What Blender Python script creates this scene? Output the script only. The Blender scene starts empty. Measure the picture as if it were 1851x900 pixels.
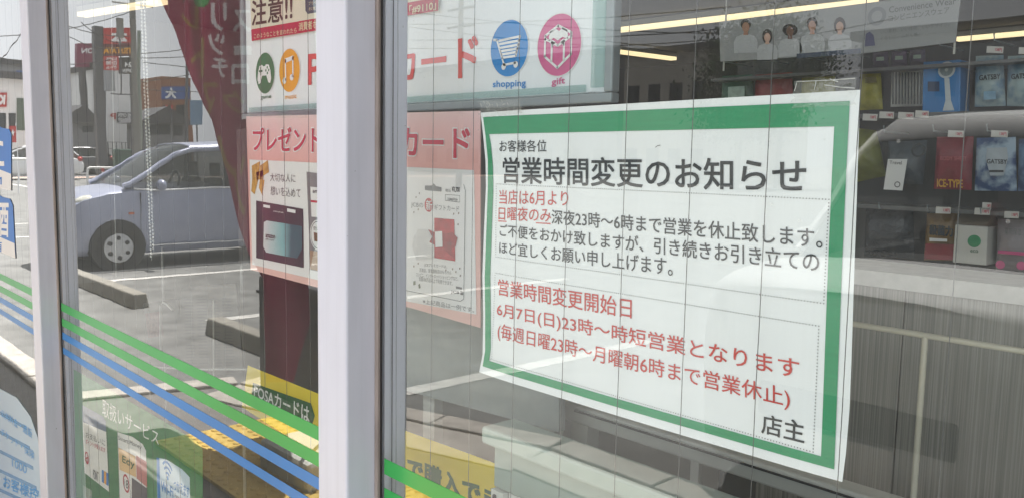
import bpy, bmesh, math, random
from mathutils import Vector, Matrix, noise
random.seed(7)
R = math.radians
S = bpy.context.scene
COL = S.collection

# ---------------------------------------------------------------- camera
CAM_H, CAM_D, FPX = 1.4, 0.6, 1526.0          # eye height, distance to the glass, focal length in photo pixels
def _basis():
    cx, cy = 925.5, 450.0
    ex = -Vector((-486 - cx, 260 - cy, FPX)).normalized()
    dn = Vector((660 - cx, 14650 - cy, FPX)); dn = (dn - dn.dot(ex) * ex).normalized()
    ez = -dn
    ey = ez.cross(ex)
    if ey.z < 0: ey = -ey
    return ex, ey, ez
EX, EY, EZ = _basis()
def ray(px, py):
    c = Vector((px - 925.5, py - 450.0, FPX))
    return Vector((EX.dot(c), EY.dot(c), EZ.dot(c)))
cam_d = bpy.data.cameras.new('camera'); cam = bpy.data.objects.new('camera', cam_d); COL.objects.link(cam)
rt = Vector((EX.x, EY.x, EZ.x)); up = -Vector((EX.y, EY.y, EZ.y)); fw = Vector((EX.z, EY.z, EZ.z))
m = Matrix((rt, up, -fw)).transposed().to_4x4(); m.translation = (0, -CAM_D, CAM_H)
cam.matrix_world = m
cam_d.sensor_width = 36; cam_d.lens = FPX / 1851 * 36; cam_d.clip_start = 0.02; cam_d.clip_end = 2000
S.camera = cam

# ---------------------------------------------------------------- light
w = bpy.data.worlds.new('World'); S.world = w; w.use_nodes = True
wn = w.node_tree; bgn = wn.nodes['Background']; bgn.inputs[1].default_value = 0.08
sky = wn.nodes.new('ShaderNodeTexSky'); sky.sky_type = 'NISHITA'; sky.sun_disc = False
TO_SUN = Vector((-0.17, -0.22, 0.95)).normalized()
sky.sun_elevation = math.asin(TO_SUN.z); sky.sun_rotation = math.atan2(TO_SUN.x, TO_SUN.y)
sky.dust_density = 7.0; sky.air_density = 1.0; sky.ozone_density = 1.0
hs = wn.nodes.new('ShaderNodeHueSaturation'); hs.inputs['Saturation'].default_value = 0.35
wn.links.new(sky.outputs[0], hs.inputs['Color'])
stc = wn.nodes.new('ShaderNodeTexCoord'); cn = wn.nodes.new('ShaderNodeTexNoise'); cn.inputs['Scale'].default_value = 2.2; cn.inputs['Detail'].default_value = 6
wn.links.new(stc.outputs['Generated'], cn.inputs['Vector'])
cr_ = wn.nodes.new('ShaderNodeMapRange'); cr_.inputs['From Min'].default_value = 0.3; cr_.inputs['From Max'].default_value = 0.7
cr_.inputs['To Min'].default_value = 0.5; cr_.inputs['To Max'].default_value = 0.85; wn.links.new(cn.outputs['Fac'], cr_.inputs['Value'])
cmx = wn.nodes.new('ShaderNodeMix'); cmx.data_type = 'RGBA'; wn.links.new(cr_.outputs[0], cmx.inputs['Factor'])
wn.links.new(hs.outputs[0], cmx.inputs['A']); cmx.inputs['B'].default_value = (8.2, 8.5, 8.9, 1)      # thin bright veil of cloud
wn.links.new(cmx.outputs['Result'], bgn.inputs[0])
sl = bpy.data.lights.new('sun', 'SUN'); sl.energy = 5.0; sl.angle = R(0.5); sl.color = (1.0, 0.965, 0.91)
so = bpy.data.objects.new('sun', sl); COL.objects.link(so)
so.rotation_euler = TO_SUN.to_track_quat('Z', 'Y').to_euler()
S.view_settings.view_transform = 'Standard'; S.view_settings.look = 'None'
S.view_settings.gamma = 1; S.view_settings.use_curve_mapping = False
S.view_settings.exposure = 1.40
S.cycles.use_denoising = True
S.cycles.max_bounces = 10; S.cycles.transparent_max_bounces = 24
S.cycles.diffuse_bounces = 4; S.cycles.glossy_bounces = 5
S.cycles.caustics_reflective = False; S.cycles.caustics_refractive = False

# ---------------------------------------------------------------- placing
def P(px, py, y):                               # photo pixel -> point on the upright plane at depth y
    r = ray(px, py); t = (y + CAM_D) / r.y
    return Vector((r.x * t, y, CAM_H + r.z * t))
def MY(p): return Vector((p[0], -p[1], p[2]))   # real place of something seen in the glass
def PM(px, py, y): return MY(P(px, py, y))
def PMX(px, py, x):
    r = ray(px, py); t = x / r.x
    return Vector((x, -(r.y * t - CAM_D), CAM_H + r.z * t))
def PMZ(px, py, z=0.0):
    r = ray(px, py); t = (z - CAM_H) / r.z
    return Vector((r.x * t, -(r.y * t - CAM_D), z))

# ---------------------------------------------------------------- materials
def lin(c):
    c = c / 255.0
    return c / 12.92 if c <= 0.04045 else ((c + 0.055) / 1.055) ** 2.4
def rgb(c): return (lin(c[0]), lin(c[1]), lin(c[2]), 1)
MATS = {}
def mat(name, c, rough=0.6, var=0.08, scale=6.0, bump=0.0, metal=0.0, spec=0.5, stretch=None, bscale=None, coat=0.0):
    if name in MATS: return MATS[name]
    m = bpy.data.materials.new(name); m.use_nodes = True; MATS[name] = m
    nt = m.node_tree; b = nt.nodes['Principled BSDF']
    b.inputs['Roughness'].default_value = rough; b.inputs['Metallic'].default_value = metal
    b.inputs['Specular IOR Level'].default_value = spec; b.inputs['Coat Weight'].default_value = coat
    tc = nt.nodes.new('ShaderNodeTexCoord'); src = tc.outputs['Object']
    if stretch:
        mp = nt.nodes.new('ShaderNodeMapping'); mp.inputs['Scale'].default_value = stretch
        nt.links.new(src, mp.inputs[0]); src = mp.outputs[0]
    n = nt.nodes.new('ShaderNodeTexNoise'); n.inputs['Scale'].default_value = scale; n.inputs['Detail'].default_value = 5
    nt.links.new(src, n.inputs['Vector'])
    r = nt.nodes.new('ShaderNodeValToRGB'); col = rgb(c)
    r.color_ramp.elements[0].position = 0.3; r.color_ramp.elements[1].position = 0.7
    r.color_ramp.elements[0].color = tuple(min(1, v * (1 - var)) for v in col[:3]) + (1,)
    r.color_ramp.elements[1].color = tuple(min(1, v * (1 + var)) for v in col[:3]) + (1,)
    nt.links.new(n.outputs['Fac'], r.inputs[0]); nt.links.new(r.outputs[0], b.inputs['Base Color'])
    if bump:
        n2 = nt.nodes.new('ShaderNodeTexNoise'); n2.inputs['Scale'].default_value = bscale or scale * 3; n2.inputs['Detail'].default_value = 4
        nt.links.new(src, n2.inputs['Vector'])
        bp = nt.nodes.new('ShaderNodeBump'); bp.inputs['Strength'].default_value = bump; bp.inputs['Distance'].default_value = 0.01
        nt.links.new(n2.outputs['Fac'], bp.inputs['Height']); nt.links.new(bp.outputs[0], b.inputs['Normal'])
    return m
def ink(name, c): return mat(name, c, 0.55, 0.03, 40)
def emit(name, c, k):
    m = bpy.data.materials.new(name); m.use_nodes = True; b = m.node_tree.nodes['Principled BSDF']
    b.inputs['Base Color'].default_value = (0.8, 0.8, 0.8, 1)
    b.inputs['Emission Color'].default_value = rgb(c); b.inputs['Emission Strength'].default_value = k
    return m
def clear(name, tint, haze=0.0, hazec=(225, 228, 226)):
    m = bpy.data.materials.new(name); m.use_nodes = True; nt = m.node_tree; nt.nodes.remove(nt.nodes['Principled BSDF'])
    t = nt.nodes.new('ShaderNodeBsdfTransparent'); t.inputs[0].default_value = tint + (1,)
    d = nt.nodes.new('ShaderNodeBsdfDiffuse'); d.inputs[0].default_value = rgb(hazec)
    mx = nt.nodes.new('ShaderNodeMixShader'); mx.inputs[0].default_value = haze
    nt.links.new(t.outputs[0], mx.inputs[1]); nt.links.new(d.outputs[0], mx.inputs[2])
    nt.links.new(mx.outputs[0], nt.nodes['Material Output'].inputs[0])
    return m
def pane_glass():
    # outer face of a window pane: both faces' Fresnel reflection over a clear body, with a thin film of dust
    m = bpy.data.materials.new('window_glass'); m.use_nodes = True; nt = m.node_tree; N = nt.nodes; L = nt.links
    N.remove(N['Principled BSDF'])
    tr = N.new('ShaderNodeBsdfTransparent'); tr.inputs[0].default_value = (0.92, 0.955, 0.95, 1)
    gl = N.new('ShaderNodeBsdfGlossy'); gl.inputs['Roughness'].default_value = 0.0; gl.inputs[0].default_value = (1, 1, 1, 1)
    fr = N.new('ShaderNodeFresnel'); fr.inputs['IOR'].default_value = 1.50
    dbl = N.new('ShaderNodeMath'); dbl.operation = 'MULTIPLY'; dbl.inputs[1].default_value = 2.0
    add = N.new('ShaderNodeMath'); add.operation = 'ADD'; add.inputs[1].default_value = 1.0
    dv = N.new('ShaderNodeMath'); dv.operation = 'DIVIDE'
    L.new(fr.outputs[0], dbl.inputs[0]); L.new(fr.outputs[0], add.inputs[0]); L.new(dbl.outputs[0], dv.inputs[0]); L.new(add.outputs[0], dv.inputs[1])
    geo = N.new('ShaderNodeNewGeometry'); inv = N.new('ShaderNodeMath'); inv.operation = 'SUBTRACT'; inv.inputs[0].default_value = 1
    L.new(geo.outputs['Backfacing'], inv.inputs[1])
    fac = N.new('ShaderNodeMath'); fac.operation = 'MULTIPLY'; L.new(dv.outputs[0], fac.inputs[0]); L.new(inv.outputs[0], fac.inputs[1])
    tc = N.new('ShaderNodeTexCoord')
    nz = N.new('ShaderNodeTexNoise'); nz.inputs['Scale'].default_value = 5; nz.inputs['Detail'].default_value = 2
    L.new(tc.outputs['Object'], nz.inputs['Vector'])
    bp = N.new('ShaderNodeBump'); bp.inputs['Strength'].default_value = 0.012; bp.inputs['Distance'].default_value = 0.01
    L.new(nz.outputs['Fac'], bp.inputs['Height']); L.new(bp.outputs[0], gl.inputs['Normal'])
    mx = N.new('ShaderNodeMixShader'); L.new(fac.outputs[0], mx.inputs[0]); L.new(tr.outputs[0], mx.inputs[1]); L.new(gl.outputs[0], mx.inputs[2])
    df = N.new('ShaderNodeBsdfDiffuse'); df.inputs[0].default_value = (0.75, 0.75, 0.73, 1)
    mp = N.new('ShaderNodeMapping'); mp.inputs['Scale'].default_value = (260, 1, 5)
    L.new(tc.outputs['Object'], mp.inputs[0])
    n2 = N.new('ShaderNodeTexNoise'); n2.inputs['Scale'].default_value = 1.0; n2.inputs['Detail'].default_value = 6; n2.inputs['Roughness'].default_value = 0.7
    L.new(mp.outputs[0], n2.inputs['Vector'])
    n3 = N.new('ShaderNodeTexNoise'); n3.inputs['Scale'].default_value = 2.2; n3.inputs['Detail'].default_value = 4
    L.new(tc.outputs['Object'], n3.inputs['Vector'])
    ml = N.new('ShaderNodeMath'); ml.operation = 'MULTIPLY'; L.new(n2.outputs['Fac'], ml.inputs[0]); L.new(n3.outputs['Fac'], ml.inputs[1])
    dr = N.new('ShaderNodeMapRange'); dr.inputs['From Min'].default_value = 0.10; dr.inputs['From Max'].default_value = 0.55
    dr.inputs['To Min'].default_value = 0.008; dr.inputs['To Max'].default_value = 0.055
    L.new(ml.outputs[0], dr.inputs['Value'])
    vo = N.new('ShaderNodeTexVoronoi'); vo.inputs['Scale'].default_value = 42; L.new(tc.outputs['Object'], vo.inputs['Vector'])    # dried specks
    sc_ = N.new('ShaderNodeSeparateColor'); L.new(vo.outputs['Color'], sc_.inputs[0])
    rad = N.new('ShaderNodeMath'); rad.operation = 'MULTIPLY_ADD'; rad.inputs[1].default_value = .16; rad.inputs[2].default_value = -.08; L.new(sc_.outputs[0], rad.inputs[0])
    ls = N.new('ShaderNodeMath'); ls.operation = 'LESS_THAN'; L.new(vo.outputs['Distance'], ls.inputs[0]); L.new(rad.outputs[0], ls.inputs[1])
    sp = N.new('ShaderNodeMath'); sp.operation = 'MULTIPLY'; sp.inputs[1].default_value = .16; L.new(ls.outputs[0], sp.inputs[0])
    du = N.new('ShaderNodeMath'); du.operation = 'ADD'; L.new(dr.outputs[0], du.inputs[0]); L.new(sp.outputs[0], du.inputs[1])
    mx2 = N.new('ShaderNodeMixShader'); L.new(du.outputs[0], mx2.inputs[0]); L.new(mx.outputs[0], mx2.inputs[1]); L.new(df.outputs[0], mx2.inputs[2])
    L.new(mx2.outputs[0], N['Material Output'].inputs[0])
    return m
M_GLASS = pane_glass()
M_EDGE = clear('glass_body', (1.0, 1.0, 1.0))

# ---------------------------------------------------------------- mesh helpers
class MB:
    def __init__(s): s.v = []; s.f = []
    def add(s, vs, fs):
        o = len(s.v); s.v += [Vector(v) for v in vs]; s.f += [tuple(i + o for i in f) for f in fs]; return s
    def box(s, a, b):
        x0, x1 = sorted((a[0], b[0])); y0, y1 = sorted((a[1], b[1])); z0, z1 = sorted((a[2], b[2]))
        return s.add([(x0,y0,z0),(x1,y0,z0),(x1,y1,z0),(x0,y1,z0),(x0,y0,z1),(x1,y0,z1),(x1,y1,z1),(x0,y1,z1)],
                     [(3,2,1,0),(4,5,6,7),(0,1,5,4),(1,2,6,5),(2,3,7,6),(3,0,4,7)])
    def tube(s, pts, r, n=8, cap=True):
        pts = [Vector(p) for p in pts]; rr = r if isinstance(r, (list, tuple)) else [r] * len(pts); vs = []; fs = []
        for i, p in enumerate(pts):
            d = (pts[min(i + 1, len(pts) - 1)] - pts[max(i - 1, 0)]).normalized()
            a = d.cross(Vector((0, 0, 1)) if abs(d.z) < .9 else Vector((1, 0, 0))).normalized(); b = d.cross(a)
            vs += [p + rr[i] * (math.cos(2*math.pi*k/n) * a + math.sin(2*math.pi*k/n) * b) for k in range(n)]
        for i in range(len(pts) - 1):
            for k in range(n):
                fs.append((i*n+k, i*n+(k+1) % n, (i+1)*n+(k+1) % n, (i+1)*n+k))
        if cap: fs += [tuple(range(n))[::-1], tuple(range((len(pts)-1)*n, len(pts)*n))]
        return s.add(vs, fs)
    def loft(s, rings, closed=True, caps=True):
        n = len(rings[0]); vs = [v for r in rings for v in r]; fs = []
        for i in range(len(rings) - 1):
            for k in range(n if closed else n - 1):
                fs.append((i*n+k, i*n+(k+1) % n, (i+1)*n+(k+1) % n, (i+1)*n+k))
        if caps and closed: fs += [tuple(range(n))[::-1], tuple(range((len(rings)-1)*n, len(rings)*n))]
        return s.add(vs, fs)
    def poly(s, pts): return s.add(pts, [tuple(range(len(pts)))])
    def prism(s, pts, d):                      # polygon pushed along vector d
        d = Vector(d); n = len(pts); pts = [Vector(p) for p in pts]
        return s.add(pts + [p + d for p in pts], [tuple(range(n)), tuple(range(n, 2*n))[::-1]] + [(i, i+n, (i+1) % n + n, (i+1) % n) for i in range(n)])
    def ball(s, c, r, nu=14, nv=9):
        c = Vector(c); r = r if isinstance(r, (list, tuple)) else (r, r, r); vs = []; fs = []
        for j in range(1, nv):
            t = math.pi * j / nv
            vs += [c + Vector((r[0]*math.sin(t)*math.cos(2*math.pi*i/nu), r[1]*math.sin(t)*math.sin(2*math.pi*i/nu), r[2]*math.cos(t))) for i in range(nu)]
        for j in range(nv - 2):
            for i in range(nu): fs.append((j*nu+i, (j+1)*nu+i, (j+1)*nu+(i+1) % nu, j*nu+(i+1) % nu))
        a = len(vs); vs += [c + Vector((0,0,r[2])), c - Vector((0,0,r[2]))]
        for i in range(nu): fs += [(a, i, (i+1) % nu), (a+1, (nv-2)*nu+(i+1) % nu, (nv-2)*nu+i)]
        return s.add(vs, fs)
    def build(s, name, mt, parent=None, smooth=False, bevel=0.0, sub=0):
        me = bpy.data.meshes.new(name); me.from_pydata([tuple(v) for v in s.v], [], s.f); me.update()
        bm = bmesh.new(); bm.from_mesh(me); bmesh.ops.recalc_face_normals(bm, faces=bm.faces); bm.to_mesh(me); bm.free()
        if smooth:
            for p in me.polygons: p.use_smooth = True
            if hasattr(me, 'set_sharp_from_angle'): me.set_sharp_from_angle(angle=R(45))
        for k in (mt if isinstance(mt, (list, tuple)) else [mt]): me.materials.append(k)
        o = bpy.data.objects.new(name, me); COL.objects.link(o)
        if parent: o.parent = parent
        if bevel:
            b = o.modifiers.new('bevel', 'BEVEL'); b.width = bevel; b.segments = 2; b.limit_method = 'ANGLE'
        if sub:
            b = o.modifiers.new('sub', 'SUBSURF'); b.levels = sub; b.render_levels = sub
        return o
THINGS = []
def tag(o, label, cat, group=None):
    o['label'] = label; o['category'] = cat
    if group: o['group'] = group
    THINGS.append(o); return o
def thing(name, label, cat, group=None):
    o = bpy.data.objects.new(name, None); COL.objects.link(o); o.empty_display_size = 0.1
    return tag(o, label, cat, group)
def struct(o): o['kind'] = 'structure'; return o

# lettering: font outlines turned into a flat mesh, unit box, then laid on any parallelogram
_TX = {}
def text_unit(s, bold):
    if (s, bold) in _TX: return _TX[(s, bold)]
    cu = bpy.data.curves.new('t', 'FONT'); cu.body = s; cu.resolution_u = 3; cu.fill_mode = 'BOTH'
    o = bpy.data.objects.new('t', cu); COL.objects.link(o)
    dg = bpy.context.evaluated_depsgraph_get()
    me = bpy.data.meshes.new_from_object(o.evaluated_get(dg))
    vs = [v.co.copy() for v in me.vertices]; fs = [tuple(p.vertices) for p in me.polygons]
    bpy.data.objects.remove(o); bpy.data.curves.remove(cu); bpy.data.meshes.remove(me)
    x0 = min(v.x for v in vs); x1 = max(v.x for v in vs); y0 = min(v.y for v in vs); y1 = max(v.y for v in vs)
    vs = [((v.x - x0) / (x1 - x0), (v.y - y0) / max(1e-6, y1 - y0)) for v in vs]
    _TX[(s, bold)] = (vs, fs); return vs, fs
def letters(s, bl, br, tl, mt, parent, bold=0.0, name='lettering', tr=None):
    vs, fs = text_unit(s, 0); bl, br, tl = Vector(bl), Vector(br), Vector(tl)
    tr = Vector(tr) if tr else br + tl - bl
    mb = MB(); base = [bl*(1-u)*(1-v) + br*u*(1-v) + tl*(1-u)*v + tr*u*v for u, v in vs]
    h = (tl - bl).length; ax = (br - bl).normalized(); az = Vector((0, 0, 1)); nr = ax.cross(az); nr = nr if nr.y > 0 else -nr
    if bl.y < -.1: nr = -nr
    mb.add(base, fs)
    if bold > .002:
        for k, (a, b) in enumerate(((1, 1), (-1, 1), (-1, -1), (1, -1), (1, 0), (-1, 0))):
            d = (ax * a + az * b) * (bold * h * 0.9) + nr * (1.2e-5 * (k + 1)); mb.add([p + d for p in base], fs)
    return mb.build(name, mt, parent)
def T(s, bl, br, tl, y, mt, parent, bold=0.0, name='lettering', tr=None):
    return letters(s, P(*bl, y), P(*br, y), P(*tl, y), mt, parent, bold, name, P(*tr, y) if tr else None)
def flat(name, pts, y, mt, parent, th=0.0):
    q = [P(a, b, y) for a, b in pts]
    return (MB().prism(q, (0, th, 0)) if th else MB().poly(q)).build(name, mt, parent)
def ell(c, rx, rz, n=40, a0=0, a1=2*math.pi):
    return [Vector((c[0] + rx*math.cos(a0+(a1-a0)*i/n), c[1], c[2] + rz*math.sin(a0+(a1-a0)*i/n))) for i in range(n if abs(a1-a0-2*math.pi) < 1e-6 else n+1)]
def disc(name, px, py, r, y, mt, parent): return MB().poly(ell(P(px, py, y), r, r)).build(name, mt, parent)
def ringm(mb, c, r0, r1, n=40, a0=0, a1=2*math.pi):
    A = ell(c, r0, r0, n, a0, a1); B = ell(c, r1, r1, n, a0, a1); k = len(A); full = k == n
    return mb.add(A + B, [(i, (i+1) % k, (i+1) % k + k, i + k) for i in range(k if full else k-1)])
def strokes(mb, o, sc, lines, wd):             # line drawing in unit coordinates on an upright plane
    for L in lines:
        for (x0, z0), (x1, z1) in zip(L[:-1], L[1:]):
            d = Vector((x1-x0, 0, z1-z0)); n = Vector((-d.z, 0, d.x)).normalized() * wd / 2; e = d.normalized() * wd * .3
            a = Vector((x0, 0, z0)) - e; b = Vector((x1, 0, z1)) + e
            mb.poly([o + sc*(a+n), o + sc*(b+n), o + sc*(b-n), o + sc*(a-n)])
    return mb
def shape(mb, o, sc, pts): return mb.poly([o + sc * Vector((a, 0, b)) for a, b in pts])

K_BLACK = ink('black_ink', (42, 48, 52)); K_RED = ink('red_ink', (196, 62, 56)); K_WHITE = ink('white_ink', (236, 236, 234))
K_GREY = ink('grey_ink', (110, 112, 112)); K_PAPER = mat('white_paper', (226, 228, 226), 0.6, 0.02, 9)
K_GREEN = ink('green_ink', (38, 140, 92)); K_DKGREEN = ink('dark_green_ink', (40, 92, 54)); K_YELLOW = mat('yellow_paper', (232, 206, 52), 0.5, 0.05, 12)
K_CRIMSON = ink('crimson_ink', (186, 40, 64)); K_BLUE = ink('blue_ink', (26, 120, 192)); K_PINK = ink('pink_ink', (216, 88, 142))
K_GOLD = ink('gold_ink', (208, 150, 40)); K_ORANGE = ink('amber_ink', (236, 164, 30)); K_BEIGE = ink('beige_ink', (226, 206, 168))

# ================================================================ SETTING
GY = -150
M_ASPH = mat('asphalt', (122, 122, 120), 0.9, 0.26, 3.5, bump=0.5, bscale=160)
struct(MB().add([(-300, -300, 0), (120, -300, 0), (120, -0.02, 0), (-300, -0.02, 0)], [(0, 1, 2, 3)]).build('ground', M_ASPH))
M_CONC = mat('pavement_concrete', (122, 119, 116), 0.85, 0.14, 14, bump=0.3, bscale=90)
M_KERB = mat('kerb_stone', (182, 176, 168), 0.85, 0.18, 10, bump=0.5, bscale=60)
edge = [(-14, -0.56), (-4.75, -0.56), (-4.5, -1.45), (-2.6, -2.05), (5, -2.05)]
wk = [Vector((a, b, 0.085)) for a, b in edge] + [Vector((5, -0.06, 0.085)), Vector((-14, -0.06, 0.085))]
struct(MB().prism(wk, (0, 0, -0.08)).build('pavement', M_CONC))
kb = MB()
for (x0, y0), (x1, y1) in zip(edge[:-1], edge[1:]):
    d = Vector((x1-x0, y1-y0, 0)); L = d.length; n = max(1, round(L / 0.6)); d.normalize(); q = Vector((d.y, -d.x, 0)) * 0.15
    for i in range(n):
        a = Vector((x0, y0, 0)) + d * (L*i/n + .006); b = Vector((x0, y0, 0)) + d * (L*(i+1)/n - .006)
        kb.prism([a, b, b+q, a+q], (0, 0, 0.105 + random.uniform(-.003, .003)))
        if x0 > -4.7:
            g = random.uniform(-.04, .04) * d; w2 = -q * random.uniform(1.7, 2.2); o_ = q * -.04
            kb.prism([a+o_+g, b+o_+g, b+w2+g, a+w2+g], (0, 0, 0.094 + random.uniform(-.002, .004)))
struct(kb.build('kerb', M_KERB, bevel=0.008))
M_TACT = mat('tactile_yellow', (214, 182, 92), 0.7, 0.14, 18, bump=0.2)
tb = MB()
x = -3.8
while x < -2.0:
    for yy in (-0.88, -1.18):
        tb.box((x, yy - .147, 0.089), (x + .294, yy + .147, 0.103))
        for i in range(5):
            for j in range(5):
                c = Vector((x + .03 + i*.0585, yy - .117 + j*.0585, 0.103)); rings = []
                for rr, hh in ((.018, 0), (.015, .005), (.011, .0055)):
                    rings.append([c + Vector((rr*math.cos(k*math.pi/5), rr*math.sin(k*math.pi/5), hh)) for k in range(10)])
                tb.loft(rings)
    x += .3
struct(tb.build('tactile_paving', M_TACT))
M_LINE = mat('road_paint', (200, 198, 193), 0.8, 0.22, 20, bump=0.3, bscale=80)
def quad(name, pts, mt, z=0.004): return struct(MB().poly([Vector((a, b, z)) for a, b in pts]).build(name, mt))
for k in (-3, -2, -1, 0, 1, 2, 4):                       # bay lines: pairs between the bays, square to the shop front
    x0 = -9.6 + 2.78 * k
    quad('bay_line', [(x0-.07, -2.25), (x0+.07, -2.25), (x0+.07, -6.6 if k < 2 else -4.6), (x0-.07, -6.6 if k < 2 else -4.6)], M_LINE)
quad('bay_line', [(-10.42, -2.2), (-10.28, -2.2), (-10.28, -6.6), (-10.42, -6.6)], M_LINE)
quad('bay_line', [(-40, -7.5), (-26, -7.0), (-26, -7.2), (-40, -7.7)], M_LINE)
quad('street', [(-62, -60), (-52, -60), (-46, 12), (-58, 12)], mat('street_asphalt', (92, 92, 94), 0.9, 0.12, 4))
quad('sidewalk', [(-52, -60), (-50, -60), (-44, 12), (-46, 12)], mat('sidewalk_paving', (196, 172, 158), 0.9, 0.1, 6), 0.008)
for k in range(5):
    quad('crossing_line', [(-50+k*.2, -14-1.2*k), (-46+k*.2, -13.6-1.2*k), (-46+k*.2, -14.1-1.2*k), (-50+k*.2, -14.5-1.2*k)], M_LINE, 0.012)

# ---------------------------------------------------------------- the shop: posts, panes, shell
M_POST = mat('post_white_paint', (213, 214, 226), 0.42, 0.03, 30, bump=0.03, stretch=(1, 1, .3))
def grime(m, spots=.035, streak=.10):          # specks and faint runs on painted metal
    nt = m.node_tree; b = nt.nodes['Principled BSDF']; src = b.inputs['Base Color'].links[0].from_socket; tc = nt.nodes.new('ShaderNodeTexCoord')
    n = nt.nodes.new('ShaderNodeTexNoise'); n.inputs['Scale'].default_value = 95; n.inputs['Detail'].default_value = 2; nt.links.new(tc.outputs['Object'], n.inputs['Vector'])
    mr = nt.nodes.new('ShaderNodeMapRange'); mr.inputs['From Min'].default_value = .755; mr.inputs['From Max'].default_value = .79; nt.links.new(n.outputs['Fac'], mr.inputs['Value'])
    mp = nt.nodes.new('ShaderNodeMapping'); mp.inputs['Scale'].default_value = (70, 70, 2.5); nt.links.new(tc.outputs['Object'], mp.inputs[0])
    n2 = nt.nodes.new('ShaderNodeTexNoise'); n2.inputs['Scale'].default_value = 1; n2.inputs['Detail'].default_value = 5; nt.links.new(mp.outputs[0], n2.inputs['Vector'])
    m2 = nt.nodes.new('ShaderNodeMapRange'); m2.inputs['From Min'].default_value = .5; m2.inputs['From Max'].default_value = .8; m2.inputs['To Max'].default_value = streak; nt.links.new(n2.outputs['Fac'], m2.inputs['Value'])
    ad = nt.nodes.new('ShaderNodeMath'); ad.operation = 'MULTIPLY_ADD'; ad.inputs[1].default_value = .6; nt.links.new(mr.outputs[0], ad.inputs[0]); nt.links.new(m2.outputs[0], ad.inputs[2])
    mx = nt.nodes.new('ShaderNodeMix'); mx.data_type = 'RGBA'; nt.links.new(ad.outputs[0], mx.inputs['Factor']); nt.links.new(src, mx.inputs['A']); mx.inputs['B'].default_value = rgb((96, 90, 86))
    nt.links.new(mx.outputs['Result'], b.inputs['Base Color']); return m
grime(M_POST)
M_GASK = mat('gasket_brown', (158, 146, 140), 0.8, 0.25, 40, bump=0.2, stretch=(1, 1, .2))
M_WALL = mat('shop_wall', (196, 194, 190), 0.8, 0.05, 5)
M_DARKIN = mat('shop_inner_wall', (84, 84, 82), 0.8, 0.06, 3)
shop = thing('convenience_store', 'convenience store front with white window posts and green and blue striped glass', 'shop')
TOP = 2.66
M_SEAL = mat('black_seal', (44, 42, 42), .7, .1, 30)
posts = [(-2.44, -2.368), (-0.975, -0.903)]
for x0, x1 in posts:
    po = MB().box((x0, -0.047, 0.14), (x1, 0.0455, TOP)).build('window_post', M_POST, shop, bevel=0.003)
    g = MB()
    for xa, xb in ((x0 - .008, x0 - .0005), (x1 + .0005, x1 + .008)): g.box((xa, -0.0058, 0.15), (xb, -0.0005, TOP - .01))
    g.build('gasket', M_GASK, po, bevel=0.001)
    g = MB()
    for xa, xb in ((x0 - .006, x0 - .0005), (x1 + .0005, x1 + .006)): g.box((xa, 0.0065, 0.15), (xb, 0.0145, TOP - .01))
    g.build('glazing_bead', M_POST, po)
    g = MB()
    for xa, xb in ((x0 - .0105, x0 - .0082), (x1 + .0082, x1 + .0105)): g.box((xa, -0.0022, 0.15), (xb, -0.0002, TOP - .01))
    g.build('seal', M_SEAL, po)
    g = MB()
    for xa, xb in ((x0 - .0004, x0 + .001), (x1 - .001, x1 + .0004)): g.box((xa, 0.0215, 0.15), (xb, 0.0227, TOP - .01))
    g.build('groove', M_SEAL, po)
MB().box((-9, -0.05, 0.085), (3.4, 0.06, 0.138)).build('window_sill', M_POST, shop, bevel=0.004)
MB().box((-9, -0.05, TOP + .002), (3.4, 0.06, 2.86)).build('window_head', M_POST, shop)
MB().box((3.402, -0.06, 0.0), (3.6, 9.2, 3.4)).build('side_wall', M_WALL, shop)
MB().box((-9.2, -0.06, 0.0), (-9.002, 9.2, 3.4)).build('side_wall', M_WALL, shop)
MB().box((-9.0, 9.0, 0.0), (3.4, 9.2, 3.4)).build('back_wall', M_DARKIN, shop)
MB().box((-9.2, 0.062, 3.1), (3.6, 9.2, 3.4)).build('roof', M_WALL, shop)
MB().box((-9.2, -1.15, 2.85), (3.6, 0.06, 3.08)).build('canopy', mat('canopy_white', (214, 212, 208), 0.6, 0.04, 3), shop)
MB().box((-9.2, -1.21, 2.78), (3.6, -1.152, 3.9)).build('fascia', mat('fascia_white', (214, 216, 216), 0.4, 0.04, 3), shop)
struct(MB().box((-9, 0.062, 0.0), (3.4, 9.0, 0.09)).build('floor', mat('shop_floor_tile', (128, 126, 120), 0.3, 0.06, 3)))
struct(MB().box((-9, 0.062, 2.72), (3.4, 9.0, 2.78)).build('ceiling', mat('ceiling_panel', (176, 176, 174), 0.8, 0.05, 3)))

def make_pane(x0, x1):
    mb = MB().box((x0, 0, 0.145), (x1, 0.006, TOP - .005)); o = mb.build('glass_pane', [M_GLASS, M_EDGE], shop)
    for p in o.data.polygons: p.material_index = 0 if p.normal.y < -.5 else 1
    return o
panes = [make_pane(-5.7, -2.4445), make_pane(-2.3635, -0.9795), make_pane(-0.8985, 2.2)]
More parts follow.
